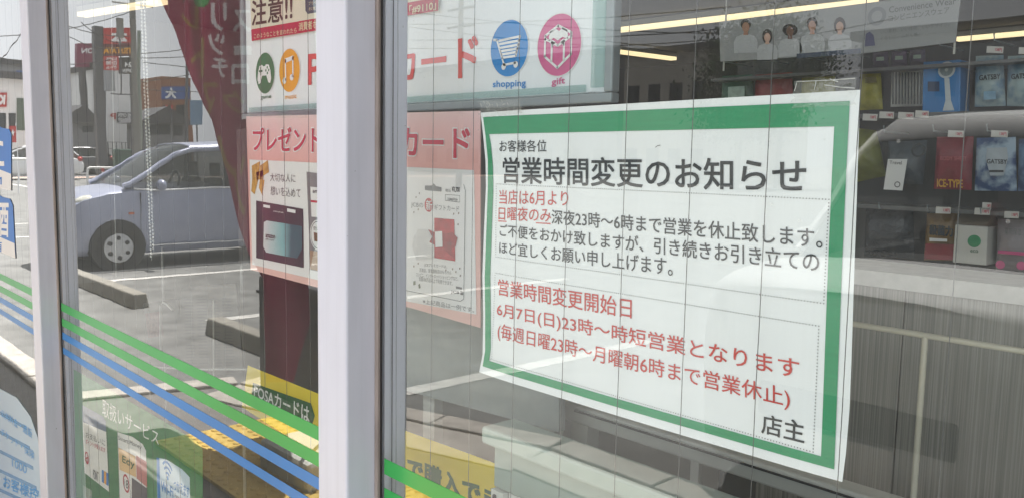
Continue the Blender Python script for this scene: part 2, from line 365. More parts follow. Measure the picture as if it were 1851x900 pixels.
# stripes stuck on the outer face
def zg(py, px): return P(px, py, 0).z
GT = 0.0024
M_SG = mat('stripe_green', (48, 164, 76), 0.3, 0.10, 3); M_SB = mat('stripe_blue', (30, 122, 198), 0.3, 0.10, 3)
STR = [(CAM_H - a, CAM_H - b, mt, nm) for a, b, mt, nm in ((.3890, .4098, M_SG, 'green_stripe'), (.4285, .4490, M_SG, 'green_stripe'),
       (.4655, .4835, M_SB, 'blue_stripe'), (.5050, .5215, M_SB, 'blue_stripe'))]
for pn, (xa, xb) in zip(panes, ((-5.69, -2.456), (-2.352, -0.991), (-0.887, 2.19))):
    for a, b, mt, nm in STR:
        MB().box((xa, -0.0006, b), (xb, -0.0001, a)).build(nm, mt, pn)
# wires cast in the glass
M_WIRE = mat('glass_wire', (96, 96, 96), 0.4, 0.1, 20, metal=0.3)
k = 0
for pn, xa, xb in ((panes[0], -3.9, -2.5), (panes[1], -2.34, -1.0), (panes[2], -0.88, 2.1)):
    xs = [-0.2132 - .0725 * n for n in range(-32, 52) if xa < -0.2132 - .0725 * n < xb]
    for xw in xs:
        k += 1; pts = []
        for i in range(41):
            z = 0.16 + i * (TOP - .18) / 40
            pts.append((xw + .0012 * noise.noise(Vector((k * 3.1, z * 3.0, 0))) + .0006 * noise.noise(Vector((k, z * 11, 3))), 0.003, z))
        MB().tube(pts, 0.00036, 5, cap=False).build('wire', M_WIRE, pn)

# ================================================================ THE NOTICE
NY = 0.010
def wave(p):                                   # the sheet stands off the pane a little at its free edges
    u = (p.x + 0.71) / 0.43; v = (p.z - 1.16) / 0.29
    return Vector((p.x, p.y + 0.0035 * max(0, 1 - u * 6) ** 2 + 0.004 * max(0, (u - .85) * 6.6) ** 2 * max(0, .8 - v) + 0.0008 * math.sin(u * 9) * math.cos(v * 5), p.z))
def warp(o):
    for v in o.data.vertices: v.co = wave(v.co)
    return o
def gridsheet(name, left, right, y, mt, parent, nu=24, th=0.0):
    # rows of (left, right) pixels from top to bottom
    A = [P(a, b, y) for a, b in left]; B = [P(a, b, y) for a, b in right]; rows = []
    def at(L, t):
        t *= len(L) - 1; i = min(int(t), len(L) - 2); f = t - i; return L[i] * (1 - f) + L[i+1] * f
    for j in range(25):
        a, b = at(A, j/24), at(B, j/24); rows.append([a.lerp(b, i/nu) for i in range(nu+1)])
    o = MB().loft(rows, closed=False).build(name, mt, parent, smooth=True)
    if th:
        s = o.modifiers.new('thickness', 'SOLIDIFY'); s.thickness = th; s.offset = -1 if o.data.polygons[0].normal.y < 0 else 1
    return o
M_NPAPER = mat('notice_paper', (232, 235, 236), 0.55, 0.015, 4)
notice = gridsheet('opening_hours_notice', [(863, 204), (868, 245), (873, 290), (874, 340), (870, 420), (867, 500), (869, 570), (868, 640), (861, 673)],
                   [(1555, 163), (1552, 260), (1549, 360), (1545, 460), (1541, 560), (1537, 660), (1533, 740), (1526, 820), (1519, 872)], NY, M_NPAPER, None)
warp(notice)
tag(notice, 'white notice with green border and black and red Japanese writing taped inside the right pane', 'notice')
ny = NY - 0.0006
def band(pts): 
    mb = MB(); n = 20
    for (a0, b0, a1, b1) in pts:
        rows = [[P(*a0, ny).lerp(P(*b0, ny), i/n) for i in range(n+1)], [P(*a1, ny).lerp(P(*b1, ny), i/n) for i in range(n+1)]]
        mb.loft(rows, closed=False)
    return mb
Lo = [(868, 212), (873, 245), (878, 290), (878, 340), (875, 420), (872, 500), (873, 570), (873, 635), (868, 662)]
Li = [(880, 243), (884, 262), (888, 300), (889, 345), (886, 420), (883, 500), (884, 570), (884, 630), (881, 652)]
bd = band([((868, 212), (1536, 183), (880, 243), (1508, 229)), ((1536, 183), (1505, 849), (1508, 229), (1482, 825)), ((868, 662), (1505, 849), (881, 652), (1482, 825))])
bd.loft([[P(*p, ny) for p in Lo], [P(*p, ny) for p in Li]], closed=False)
M_BORD = mat('notice_green', (40, 142, 96), 0.5, 0.07, 30, stretch=(1, 1, 12))
warp(bd.build('border', M_BORD, notice))
def NT(s, bl, br, tl, mt, bold=0.008, name='lettering', tr=None): return warp(T(s, bl, br, tl, ny, mt, notice, bold, name, tr))
NT('お客様各位', (901, 275), (988, 275), (901, 254.5), K_BLACK, 0.004)
NT('営業時間変更のお知らせ', (908, 331), (1457, 349), (908, 284.8), K_BLACK, 0.016, 'heading', (1457, 287))
NT('当店は6月より', (901, 369), (1027, 373), (901, 343.5), K_RED, 0.004, 'red_lettering')
NT('日曜夜のみ', (899.5, 398), (996, 402), (900, 374), K_RED, 0.004, 'red_lettering')
NT('深夜23時～6時まで営業を休止致します。', (998, 405), (1487, 449), (998, 379), K_BLACK, 0.008, tr=(1487, 413))
NT('ご不便をおかけ致しますが、引き続きお引き立ての', (902, 427), (1481, 492), (902, 405), K_BLACK, 0.008, tr=(1481, 455))
NT('ほど宜しくお願い申し上げます。', (901, 458), (1215, 499), (901, 436.5), K_BLACK, 0.006, tr=(1215, 466))
NT('営業時間変更開始日', (898.7, 532.7), (1141.4, 575.7), (898.7, 503.3), K_RED, 0.008, 'red_lettering', (1141.4, 539))
NT('6月7日(日)23時～時短営業となります', (896, 574), (1444, 691), (896, 546), K_RED, 0.008, 'red_lettering', (1444, 648))
NT('(毎週日曜23時～月曜朝6時まで営業休止)', (897, 615), (1427, 742), (898, 583), K_RED, 0.004, 'red_lettering', (1427, 702))
NT('店主', (1375.6, 782), (1451.7, 802), (1377, 748), K_BLACK, 0.016, 'signature', (1453, 762))
ub = MB()
a, b = P(899, 399, ny), P(996, 403.5, ny); dz = Vector((0, 0, -.0011)); ub.poly([a, b, b+dz, a+dz])
warp(ub.build('underline', K_RED, notice))
db = MB()
def dots(p0, p1):
    a, b = P(*p0, ny), P(*p1, ny); n = int((b-a).length / .0026)
    for i in range(n):
        c = a.lerp(b, i/n); s = .00045; db.poly([c+Vector((-s,0,-s)), c+Vector((s,0,-s)), c+Vector((s,0,s)), c+Vector((-s,0,s))])
for q in (((895, 333), (1499, 361)), ((1499, 361), (1489, 548)), ((1489, 548), (894, 464)), ((894, 464), (895, 333)),
          ((893, 493), (1480, 589)), ((1480, 589), (1468, 817)), ((1468, 817), (881, 648)), ((886, 648), (893, 493))): dots(*q)
warp(db.build('dotted_frame', K_GREY, notice))

sc2 = MB(); a = P(1184, 267, ny - .0004); b = P(1193, 263, ny - .0004); sc2.tube([a, a.lerp(b, .5) + Vector((0, 0, .0006)), b], .0003, 4); warp(sc2.build('scuff', K_GREY, notice))
M_TAPE = bpy.data.materials.new('clear_tape'); M_TAPE.use_nodes = True
_b = M_TAPE.node_tree.nodes['Principled BSDF']; _b.inputs['Base Color'].default_value = (.8, .8, .76, 1); _b.inputs['Alpha'].default_value = .16; _b.inputs['Roughness'].default_value = .12
_n = M_TAPE.node_tree.nodes.new('ShaderNodeTexNoise'); _n.inputs['Scale'].default_value = 320; _n.inputs['Detail'].default_value = 3
_bp = M_TAPE.node_tree.nodes.new('ShaderNodeBump'); _bp.inputs['Strength'].default_value = .8; _bp.inputs['Distance'].default_value = .004
_tc = M_TAPE.node_tree.nodes.new('ShaderNodeTexCoord'); M_TAPE.node_tree.links.new(_tc.outputs['Object'], _n.inputs['Vector'])
M_TAPE.node_tree.links.new(_n.outputs['Fac'], _bp.inputs['Height']); M_TAPE.node_tree.links.new(_bp.outputs[0], _b.inputs['Normal'])
def tape(px, name, label, amp):
    q = [P(a, b, NY - .0015) for a, b in px]; rows = []; n = 26
    for j in range(9):
        rw = []
        for i in range(n+1):
            p = (q[0].lerp(q[1], i/n)).lerp(q[3].lerp(q[2], i/n), j/8)
            p = p + Vector((0, -abs(noise.noise(p * 180)) * amp, 0)); 
            if i in (0, n): p.x += noise.noise(Vector((j * .9, i, 4))) * .0035
            if j in (0, 8): p.z += noise.noise(Vector((i * .5, j, 1))) * .0012
            rw.append(p)
        rows.append(rw)
    return MB().loft(rows, closed=False).build(name, M_TAPE, notice)
tape([(1437, 147), (1548, 141), (1548, 190), (1432, 196)], 'tape', '', .0022)
tape([(868, 184), (942, 181), (945, 205), (868, 214)], 'tape', '', .004)
cr = MB()                                       # creased white ridges in the torn tape
for i in range(26):
    c = P(random.uniform(870, 940), random.uniform(186, 203), NY - .002); d = Vector((random.uniform(-.006, .006), -random.uniform(.0, .002), random.uniform(-.004, .004)))
    cr.tube([c, c + d * .6 + Vector((0, 0, .0006)), c + d], .00025, 4)
for q in (((1440, 148), (1546, 142)), ((1475, 147), (1472, 163)), ((1490, 154), (1545, 160)), ((1440, 150), (1436, 165)), ((1500, 143), (1515, 148))):
    cr.tube([P(q[0][0], q[0][1], NY-.003), P((q[0][0]+q[1][0])/2, (q[0][1]+q[1][1])/2 + 1, NY-.0035), P(q[1][0], q[1][1], NY-.003)], .0003, 4)
cr.build('tape_crease', mat('tape_crease', (206, 206, 202), .3, .05), notice)

# ================================================================ BOARDS AND POSTERS BEHIND THE GLASS
UY = 0.14
M_ALU = mat('aluminium_frame', (150, 158, 160), 0.4, 0.06, 30, metal=0.3, stretch=(.2, 1, 1))
M_BOARD = mat('board_white', (240, 244, 246), 0.4, 0.015, 6)
def PB(px, py): return P(px, py, UY)
xl, xr = PB(445, 130).x, PB(1098, 100).x
zb, zt = (PB(453, 199).z + PB(1080, 179).z) / 2, 1.72
board = MB().box((xl, UY, zb), (xr, UY + .006, zt)).build('gift_card_board', M_BOARD, None, bevel=.002)
tag(board, 'large white framed board with game, music, shopping and gift icons behind both panes', 'sign board')
fb = MB(); fb.box((xl - .012, UY - .006, zb - .012), (xr + .013, UY + .008, zb - .0005)); fb.box((xr + .0005, UY - .006, zb), (xr + .013, UY + .008, zt)); fb.box((xl - .012, UY - .006, zb), (xl - .0005, UY + .008, zt))
fb.build('frame', M_ALU, board, bevel=.002)
gb = MB(); gb.box((xr - .02, UY - .005, zb + .006), (xr - .002, UY - .0015, zt)); gb.box((xl+.02, UY - .005, zb + .002), (xr - .03, UY - .0015, zb + .010))
gb.build('acrylic_edge', clear('acrylic', (.80, .88, .87), .12), board)
uy = UY - .0010
def icon_r(px, top, bot, y): return (P(px, top, y).z - P(px, bot, y).z) / 2
def icon(px, py, top, bot, mt, nm):
    r = icon_r(px, top, bot, uy); d = disc(nm, px, py, r, uy, mt, board)
    mb = MB(); ringm(mb, P(px, py, uy - .0003), r, r * 1.03); mb.build('rim', K_WHITE, d); return d, r
o, r = icon(479, 133, 96, 170, mat('icon_green', (34, 116, 74), .5, .03), 'game_icon'); c = PB(479, 133); c.y = uy - .0006
mb = MB(); shape(mb, c, r, [(-.5,.38),(-.2,.42),(-.1,.34),(.1,.34),(.2,.42),(.5,.38),(.66,.1),(.74,-.3),(.62,-.52),(.42,-.46),(.22,-.12),(-.22,-.12),(-.42,-.46),(-.62,-.52),(-.74,-.3),(-.66,.1)])
mb.build('pictogram', K_WHITE, o); c.y -= .0003
mb = MB(); strokes(mb, c, r, [[(-.52,.12),(-.2,.12)],[(-.36,-.04),(-.36,.28)]], .1)
for a, b in ((.2,.12),(.5,.12),(.35,.26),(.35,-.02)): mb.poly(ell(c + Vector((a*r, 0, b*r)), .07*r, .07*r, 12))
mb.build('pictogram_button', MATS['icon_green'], o)
o, r = icon(523, 128, 89, 167, K_ORANGE, 'music_icon'); c = PB(523, 128); c.y = uy - .0006
mb = MB(); strokes(mb, c, r, [[(-.3,.5),(-.3,-.42)],[(.42,.58),(.42,-.3)]], .12); shape(mb, c, r, [(-.36,.36),(.48,.46),(.48,.66),(-.36,.56)])
mb.poly(ell(c + Vector((-.42*r,0,-.46*r)), .18*r, .15*r, 18)); mb.poly(ell(c + Vector((.30*r,0,-.34*r)), .18*r, .15*r, 18)); mb.build('pictogram', K_WHITE, o)
o, r = icon(920, 88, 37, 139, mat('icon_blue', (34, 136, 208), .5, .03), 'shopping_icon'); c = PB(920, 88); c.y = uy - .0006
mb = MB(); strokes(mb, c, r, [[(-.80,.36),(-.62,.34),(-.2,-.58)],[(-.5,.30),(.62,.36),(.42,-.3),(-.32,-.32)],[(-.46,.18),(.58,.22)],[(-.42,.04),(.55,.08)],[(-.40,-.08),(.52,-.05)],[(-.36,-.20),(.46,-.17)],[(-.2,-.58),(.4,-.54)]], .085)
for a, b in ((-.22,-.64),(.42,-.6)): mb.poly(ell(c + Vector((a*r,0,b*r)), .12*r, .12*r, 16))
mb.build('pictogram', K_WHITE, o)
o, r = icon(1010, 82, 26, 138, mat('icon_pink', (212, 96, 146), .5, .03), 'gift_icon'); c = PB(1010, 82); c.y = uy - .0006
mb = MB(); strokes(mb, c, r, [[(0,.62),(.6,.34),(.6,-.34),(0,-.74),(-.6,-.34),(-.6,.34),(0,.62)],[(-.28,.1),(-.28,-.5)],[(.28,.1),(.28,-.5)],[(-.6,.24),(0,-.02),(.6,.24)]], .085)
shape(mb, c, r, [(-.38,.46),(-.1,.52),(.05,.44),(.2,.54),(.42,.44),(.46,.16),(.2,.24),(.0,.14),(-.2,.24),(-.44,.14)]); shape(mb, c, r, [(-.3,.2),(-.1,.1),(-.28,-.08)]); shape(mb, c, r, [(.3,.2),(.1,.1),(.28,-.08)])
mb.build('pictogram', K_WHITE, o)
T('shopping', (891, 162), (950, 160), (891, 147), uy, MATS['icon_blue'], board, .02)
T('gift', (997, 158), (1021, 155), (997, 143), uy, MATS['icon_pink'], board, .02)
T('game', (471, 182), (490, 180), (471, 175), uy, MATS['icon_green'], board, .01)
T('music', (515, 180), (536, 178), (515, 172), uy, K_ORANGE, board, .01)
K_SALMON = ink('salmon_ink', (222, 88, 84))
T('P', (557, 153), (581, 152), (557, 100), uy, K_SALMON, board, .03)
T('OSA', (590, 151), (690, 147), (590, 97), uy, K_SALMON, board, .03)
T('カード', (712, 147), (863, 139), (712, 92), uy, K_SALMON, board, .03, tr=(863, 64))
T('(注)一部店舗を除く', (1055, 173), (1078, 171), (1055, 168), uy, K_GREY, board)

# warning sheet at the top of the board
WY = UY - .004
warn = flat('warning_poster', [(450, -70), (800, -150), (792, 20), (455, 75)], WY, mat('warning_paper', (226, 218, 196), .6, .03, 12), None, .001)
tag(warn, 'cream warning poster with big black writing and a crimson strip, over the icon board', 'poster')
wy = WY - .0006
flat('red_strip', [(454, 54), (792, -4), (792, 20), (455, 75)], wy, K_CRIMSON, warn)
T('注意!!', (455, 47), (528, 36), (455, 2), wy, ink('brown_ink', (66, 52, 40)), warn, .02)
T('このようなことを言われたら', (459, 71), (536, 60), (459, 62), wy - .0006, K_BEIGE, warn, .01)
T('消費者ホットライン', (540, 57), (618, 44), (540, 42), wy - .0006, K_BEIGE, warn, .02)
T('「#9110」', (740, 27), (788, 18), (740, 11), wy - .0006, K_BEIGE, warn, .03)
fl = flat('slate_panel', [(551, -30), (640, -45), (640, 12), (590, 20), (556, 26), (552, 20)], wy, ink('slate_ink', (72, 86, 98)), warn)
T('プリペイドカードの', (558, 10), (600, 4), (558, 4), wy - .0006, K_BEIGE, fl); T('お支払いを', (558, 20), (592, 15), (558, 14), wy - .0006, K_BEIGE, fl)

# gift card poster
LY = 0.12
def pink_paper():
    m = mat('pink_poster_paper', (236, 184, 176), 0.5, 0.02, 10); nt = m.node_tree; b = nt.nodes['Principled BSDF']
    tc = nt.nodes.new('ShaderNodeTexCoord'); sx = nt.nodes.new('ShaderNodeSeparateXYZ'); nt.links.new(tc.outputs['Generated'], sx.inputs[0])
    r = nt.nodes.new('ShaderNodeValToRGB'); nt.links.new(sx.outputs['Z'], r.inputs[0]); e = r.color_ramp.elements
    e[0].position = .0; e[0].color = rgb((232, 190, 180)); e[1].position = 1; e[1].color = rgb((236, 206, 204))
    k = e.new(.72); k.color = rgb((231, 174, 166)); k = e.new(.9); k.color = rgb((234, 190, 188))
    nt.links.new(r.outputs[0], b.inputs['Base Color']); return m
gift = flat('gift_card_poster', [(445, 211), (868, 201), (868, 592), (742, 556), (585, 522), (453, 487)], LY, pink_paper(), None, .0015)
tag(gift, 'pink gift card poster showing cards and a red cloth wrapped box, below the icon board', 'poster')
ly = LY - .0006
K_WHP = mat('poster_white', (232, 232, 230), .5, .02, 8)
flat('white_panel', [(451, 289), (857, 308), (861, 568), (740, 545), (584, 508), (456, 478)], ly, K_WHP, gift)
K_ROSE = ink('rose_ink', (202, 62, 84))
def haloed(s, bl, br, tl, bold):
    e = .004
    h = T(s, bl, br, tl, LY - .0004, K_WHITE, gift, bold + .05, 'halo'); T(s, bl, br, tl, ly - .0006, K_ROSE, gift, bold)
haloed('プレゼント', (457, 272), (578, 275), (457, 232), .02); haloed('ギフト', (592, 276), (708, 279), (592, 234), .02); haloed('カード', (722, 281), (848, 286), (722, 233), .03)
T('大切な人に', (488, 328), (534, 331), (488, 313), ly - .0006, K_GREY, gift); T('想いを込めて', (489, 353), (543, 358), (489, 337), ly - .0006, K_GREY, gift)
mb = MB()                                        # printed gold bow
for pts in ([(455,300),(470,292),(468,318),(456,326)], [(470,300),(484,290),(486,312),(470,322)], [(456,324),(468,320),(460,352),(454,346)], [(470,322),(478,326),(474,354),(468,340)], [(463,312),(476,308),(476,324),(464,326)]):
    mb.poly([P(a, b, ly - .0006) for a, b in pts])
mb.build('gold_bow', mat('bow_gold', (196, 148, 62), .4, .3, 90), gift)
c1 = flat('printed_black_card', [(463, 363), (548, 378), (549, 484), (463, 466)], ly - .0006, ink('card_black', (52, 48, 58)), gift)
flat('hanger_slot', [(476, 370), (488, 372), (488, 377), (476, 375)], ly - .0012, K_WHP, c1); flat('hanger_slot', [(519, 377), (534, 380), (534, 386), (519, 383)], ly - .0012, K_WHP, c1)
def art_mat():
    m = bpy.data.materials.new('teal_print'); m.use_nodes = True; nt = m.node_tree; b = nt.nodes['Principled BSDF']; b.inputs['Roughness'].default_value = .5
    tc = nt.nodes.new('ShaderNodeTexCoord'); n = nt.nodes.new('ShaderNodeTexNoise'); n.inputs['Scale'].default_value = 9; n.inputs['Detail'].default_value = 5
    nt.links.new(tc.outputs['Object'], n.inputs['Vector']); sx = nt.nodes.new('ShaderNodeSeparateXYZ'); nt.links.new(tc.outputs['Generated'], sx.inputs[0])
    ad = nt.nodes.new('ShaderNodeMath'); ad.operation = 'MULTIPLY_ADD'; ad.inputs[1].default_value = .5; nt.links.new(n.outputs['Fac'], ad.inputs[0]); nt.links.new(sx.outputs['X'], ad.inputs[2])
    r = nt.nodes.new('ShaderNodeValToRGB'); nt.links.new(ad.outputs[0], r.inputs[0]); e = r.color_ramp.elements
    e[0].position = .3; e[0].color = rgb((206, 212, 212)); e[1].position = 1.25 / 1.3; e[1].color = rgb((52, 92, 104)); k = e.new(.75); k.color = rgb((120, 178, 182))
    nt.links.new(r.outputs[0], b.inputs['Base Color']); return m
ca = flat('card_art', [(477, 402), (482, 399), (546, 409), (546, 450), (537, 467), (481, 456), (476, 446)], ly - .0012, art_mat(), c1)
T('amazon', (480, 429), (497, 432), (480, 423), ly - .0018, K_BLACK, ca, .02); T('gift card', (480, 434), (495, 437), (480, 430), ly - .0018, K_BLACK, ca); T('amazon gift card', (494, 384), (512, 387), (494, 380), ly - .0012, K_WHITE, c1)
c2 = flat('printed_grey_card', [(554, 311), (700, 330), (700, 520), (561, 487)], ly - .0006, ink('card_grey', (126, 128, 130)), gift)
flat('card_tan', [(560, 452), (700, 478), (700, 518), (561, 486)], ly - .0009, ink('card_tan', (160, 134, 108)), c2)
flat('card_window', [(561, 338), (700, 352), (700, 405), (563, 392)], ly - .0012, K_WHP, c2); flat('card_line', [(561, 362), (700, 376), (700, 380), (562, 366)], ly - .0018, K_CRIMSON, c2)
T('amazon', (565, 349), (590, 351), (565, 344), ly - .0018, K_BLACK, c2, .01)
d = disc('seal', 574, 425, icon_r(574, 398, 452, LY), ly - .0015, K_WHP, c2); mb = MB(); ringm(mb, P(574, 425, ly - .002), icon_r(574, 398, 452, LY)*.86, icon_r(574, 398, 452, LY)*.92); mb.build('seal_ring', K_GREY, d)
flat('seal_box', [(567, 420), (580, 423), (579, 438), (568, 436)], ly - .002, ink('card_tan_dark', (120, 80, 60)), d); T('使い道', (566, 416), (582, 418), (566, 409), ly - .002, K_GREY, d)
c3 = flat('printed_white_card', [(690, 322), (838, 334), (841, 345), (838, 540), (832, 544), (690, 516)], ly - .0006, mat('card_white', (232, 232, 230), .5, .02, 8), gift)
mb = MB(); q = [P(a, b, ly - .0009) for a, b in [(690, 322), (838, 334), (841, 345), (838, 540), (832, 544), (690, 516)]]
for a, b in zip(q[1:5], q[2:6]):
    n = (b - a).normalized() * .0; mb.tube([a, b], .0004, 4)
mb.build('card_edge', K_GREY, c3)
flat('hanger_slot', [(768, 336), (780, 336), (784, 332), (788, 337), (798, 339), (798, 347), (768, 344)], ly - .0012, K_GREY, c3)
T('¥3,300', (817, 348), (831, 349), (817, 338), ly - .0012, K_BLACK, c3, .03); T('税込', (805, 347), (815, 348), (805, 342), ly - .0012, K_GREY, c3, .02)
mb = MB(); q = [P(a, b, ly - .0012) for a, b in ((805, 352), (831, 354), (831, 366), (805, 363))]
for i in range(4): mb.tube([q[i], q[(i+1) % 4]], .0003, 4)
mb.build('price_box', K_GREY, c3); T('3,000円分', (809, 363), (827, 365), (809, 357), ly - .0012, K_BLACK, c3, .02)
T('JCBの', (743, 376), (765, 378), (743, 366), ly - .0012, K_GREY, c3); d = disc('red_seal', 775, 371, icon_r(775, 359, 384, LY), ly - .0012, mat('seal_red', (186, 40, 44), .5, .05), c3)
T('新', (770, 380), (781, 381), (770, 362), ly - .0018, K_WHITE, d, .01); T('ギフトカード', (785, 380), (830, 383), (785, 370), ly - .0012, K_GREY, c3)
M_RCL = mat('red_cloth_print', (178, 42, 46), .6, .25, 70)
mb = MB(); shp = lambda pts, k: mb.poly([P(a, b, ly - k) for a, b in pts])
shp([(785, 394), (821, 397), (823, 472), (785, 466)], .0012); mb.build('wrapped_box', M_RCL, c3)
mb = MB(); shp([(774, 415), (786, 420), (788, 444), (776, 438), (781, 428)], .0018); shp([(800, 424), (818, 420), (827, 430), (823, 446), (815, 452), (800, 442)], .0018); shp([(800, 442), (815, 450), (822, 468), (806, 454)], .0018)
mb.build('cloth_knot', mat('red_cloth_knot', (150, 28, 34), .6, .3, 90), c3)
mb = MB(); shp([(786, 419), (799, 418), (800, 446), (787, 447)], .0024); mb.build('white_knot', K_WHITE, c3)
mb = MB(); shp([(748, 428), (756, 414), (772, 416), (785, 436), (784, 444), (770, 448), (750, 462), (745, 446)], .0015); shp([(750, 462), (770, 448), (785, 446), (785, 466), (752, 470)], .0018)
mb.build('white_cloth', mat('white_cloth_print', (214, 214, 212), .6, .06, 60), c3)
mb = MB()
for a, b in ((752, 357), (758, 350), (748, 384), (756, 379), (820, 387), (829, 386), (828, 406), (756, 476), (748, 481), (818, 486), (831, 485), (824, 491), (832, 498), (806, 488)):
    s = .0016; c = P(a, b, ly - .0012); mb.poly([c + Vector((-s,0,-s*.6)), c + Vector((s*.4,0,-s)), c + Vector((s,0,s*.7)), c + Vector((-s*.5,0,s))])
mb.build('confetti', mat('confetti_ink', (150, 140, 128), .5, .3, 300), c3)
T('JCBプレモカードは、', (767, 482), (808, 486), (767, 475), ly - .0012, K_GREY, c3); T('百貨店、家電量販店はもちろん', (758, 491), (816, 496), (758, 484), ly - .0012, K_GREY, c3)
T('コンビニ、インターネットショッピングなど、', (752, 499), (828, 507), (752, 492), ly - .0012, K_GREY, c3); T('全国100万店以上で利用できます。', (757, 507), (818, 516), (757, 499), ly - .0012, K_GREY, c3)
T('JCB', (815, 530), (830, 532), (815, 524), ly - .0012, K_BLACK, c3, .05); mb = MB(); shp([(824, 517), (835, 519), (835, 523), (824, 521)], .0012); shp([(832, 525), (837, 526), (837, 533), (832, 532)], .0012); mb.build('card_logo', K_GREY, c3)
mb = MB(); shp([(747, 508), (751, 507), (751, 514), (747, 515)], .0012); shp([(756, 514), (759, 512), (760, 520), (757, 521)], .0012); mb.build('leaf_print', mat('leaf_print', (128, 134, 112), .5, .2, 90), c3)
T('※上記商品は一例です。', (764, 548), (857, 565), (764, 539), ly - .0006, K_GREY, gift)
M_SLEEVE = clear('plastic_sleeve', (.92, .90, .90), .10, (230, 222, 220))
sl_ = flat('plastic_sleeve', [(427, 235), (445, 232), (449, 480), (432, 474)], LY - .002, M_SLEEVE, gift)
flat('clear_tape_patch', [(452, 206), (556, 207), (556, 214), (452, 213)], LY - .0022, M_TAPE, gift)

# long yellow strip poster
ys = flat('yellow_strip_poster', [(448, 660), (585, 715), (735, 779), (884, 833), (960, 865), (960, 1000), (735, 900), (585, 830), (437, 735)], LY, K_YELLOW, None, .001)
tag(ys, 'long yellow strip poster with dark green arrow panel and writing, behind the lower stripes', 'poster')
ar = flat('arrow_panel', [(457, 691), (562, 728), (569, 751), (563, 770), (453, 731)], ly, K_DKGREEN, ys)
T('POSAカードは', (459, 715), (559, 765), (460, 694), ly - .0006, K_WHITE, ar, .02, tr=(559, 735))
T('で購入できます', (737, 862), (990, 968), (737, 824), ly, K_DKGREEN, ys, .045, tr=(990, 920))
flat('green_panel', [(578, 733), (660, 768), (660, 842), (578, 800)], ly, K_DKGREEN, ys)

# service sticker low on the middle pane, just inside the glass
SY = 0.011
svc = flat('service_sticker', [(133, 667), (200, 705), (300, 763), (355, 797), (366, 812), (367, 1000), (140, 1000)], SY, mat('sticker_green', (48, 118, 68), .5, .05, 8), None, .0005)
tag(svc, 'green service sticker with white title and three small cards, low on the middle pane', 'sticker')
sy = SY - .0005
T('取扱いサービス', (185, 751), (287, 806), (185, 719), sy, K_WHITE, svc, 0, tr=(287, 779))
k1 = flat('credit_card_panel', [(148, 731), (186, 752), (191, 760), (197, 888), (153, 854)], sy, K_WHP, svc)
flat('panel_header', [(148, 731), (186, 752), (191, 760), (192, 780), (150, 762)], sy - .0004, ink('header_slate', (108, 124, 146)), k1)
T('お支払いに', (155, 790), (190, 806), (155, 779), sy - .0004, K_GREY, k1, .01); T('ポイントが使えます', (155, 801), (190, 818), (155, 792), sy - .0004, K_CRIMSON, k1, .01)
c = P(157, 827, sy - .0004); mb = MB(); ringm(mb, c, .012, .016); mb.build('red_ring', K_CRIMSON, k1)
T('d', (155, 834), (159, 836), (155, 820), sy - .0004, K_CRIMSON, k1, .02)
for i, kk in enumerate((K_BLUE, K_ORANGE, K_BLUE)): flat('colour_bar', [(184 + i*4, 848 + i*2.4), (188 + i*4, 850 + i*2.4), (188 + i*4, 873 + i*2.4), (184 + i*4, 870 + i*2.4)], sy - .0004, kk, k1)
T('POINT', (168, 864), (178, 870), (168, 847), sy - .0004, K_GREY, k1, .01)
k2 = flat('payment_panel', [(212, 780), (240, 789), (258, 802), (264, 814), (266, 1000), (219, 1000)], sy, K_WHP, svc)
T('Smart Money', (214, 796), (256, 814), (214, 786), sy - .0004, K_BLACK, k2)
flat('orange_panel', [(214, 808), (245, 824), (246, 862), (216, 848)], sy - .0004, ink('apricot_ink', (226, 188, 138)), k2); T('Edy', (221, 838), (243, 850), (221, 822), sy - .0008, K_DKGREEN, k2, .02)
flat('rose_panel', [(246, 822), (265, 834), (266, 880), (247, 864)], sy - .0004, ink('rosewood_ink', (190, 122, 118)), k2)
flat('dark_panel', [(238, 862), (266, 882), (266, 1000), (238, 990)], sy - .0003, ink('charcoal_ink', (92, 86, 90)), k2)
c = P(228, 873, sy - .0004); mb = MB(); ringm(mb, c, .016, .021); mb.build('age_ring', K_CRIMSON, k2); T('18', (224, 880), (232, 883), (224, 865), sy - .0004, K_GREY, k2, .02)
k3 = flat('wifi_panel', [(283, 826), (300, 829), (330, 848), (343, 862), (345, 1000), (286, 1000)], sy, mat('wifi_white', (196, 214, 226), .5, .02), svc)
flat('blue_edge', [(283, 826), (288, 827), (293, 1000), (287, 1000)], sy - .0004, K_BLUE, k3)
c = P(303, 866, sy - .0004); mb = MB()
for i in range(3): ringm(mb, c, .011 + .011*i, .016 + .011*i, 20, R(45), R(135))
mb.poly(ell(c + Vector((0, 0, .003)), .005, .005, 14)); mb.build('wifi_icon', K_BLUE, k3)
T('Wi-Fi', (291, 886), (313, 899), (291, 868), sy - .0004, K_BLUE, k3, .03); T('つかえます', (314, 886), (342, 900), (314, 866), sy - .0004, K_BLUE, k3, .01); T('Famiマート', (316, 898), (340, 912), (316, 890), sy - .0004, K_GREY, k3)
s2 = flat('pale_stripe', [(150, 876), (166, 886), (168, 1000), (153, 1000)], sy, ink('pale_green_ink', (150, 166, 152)), svc)

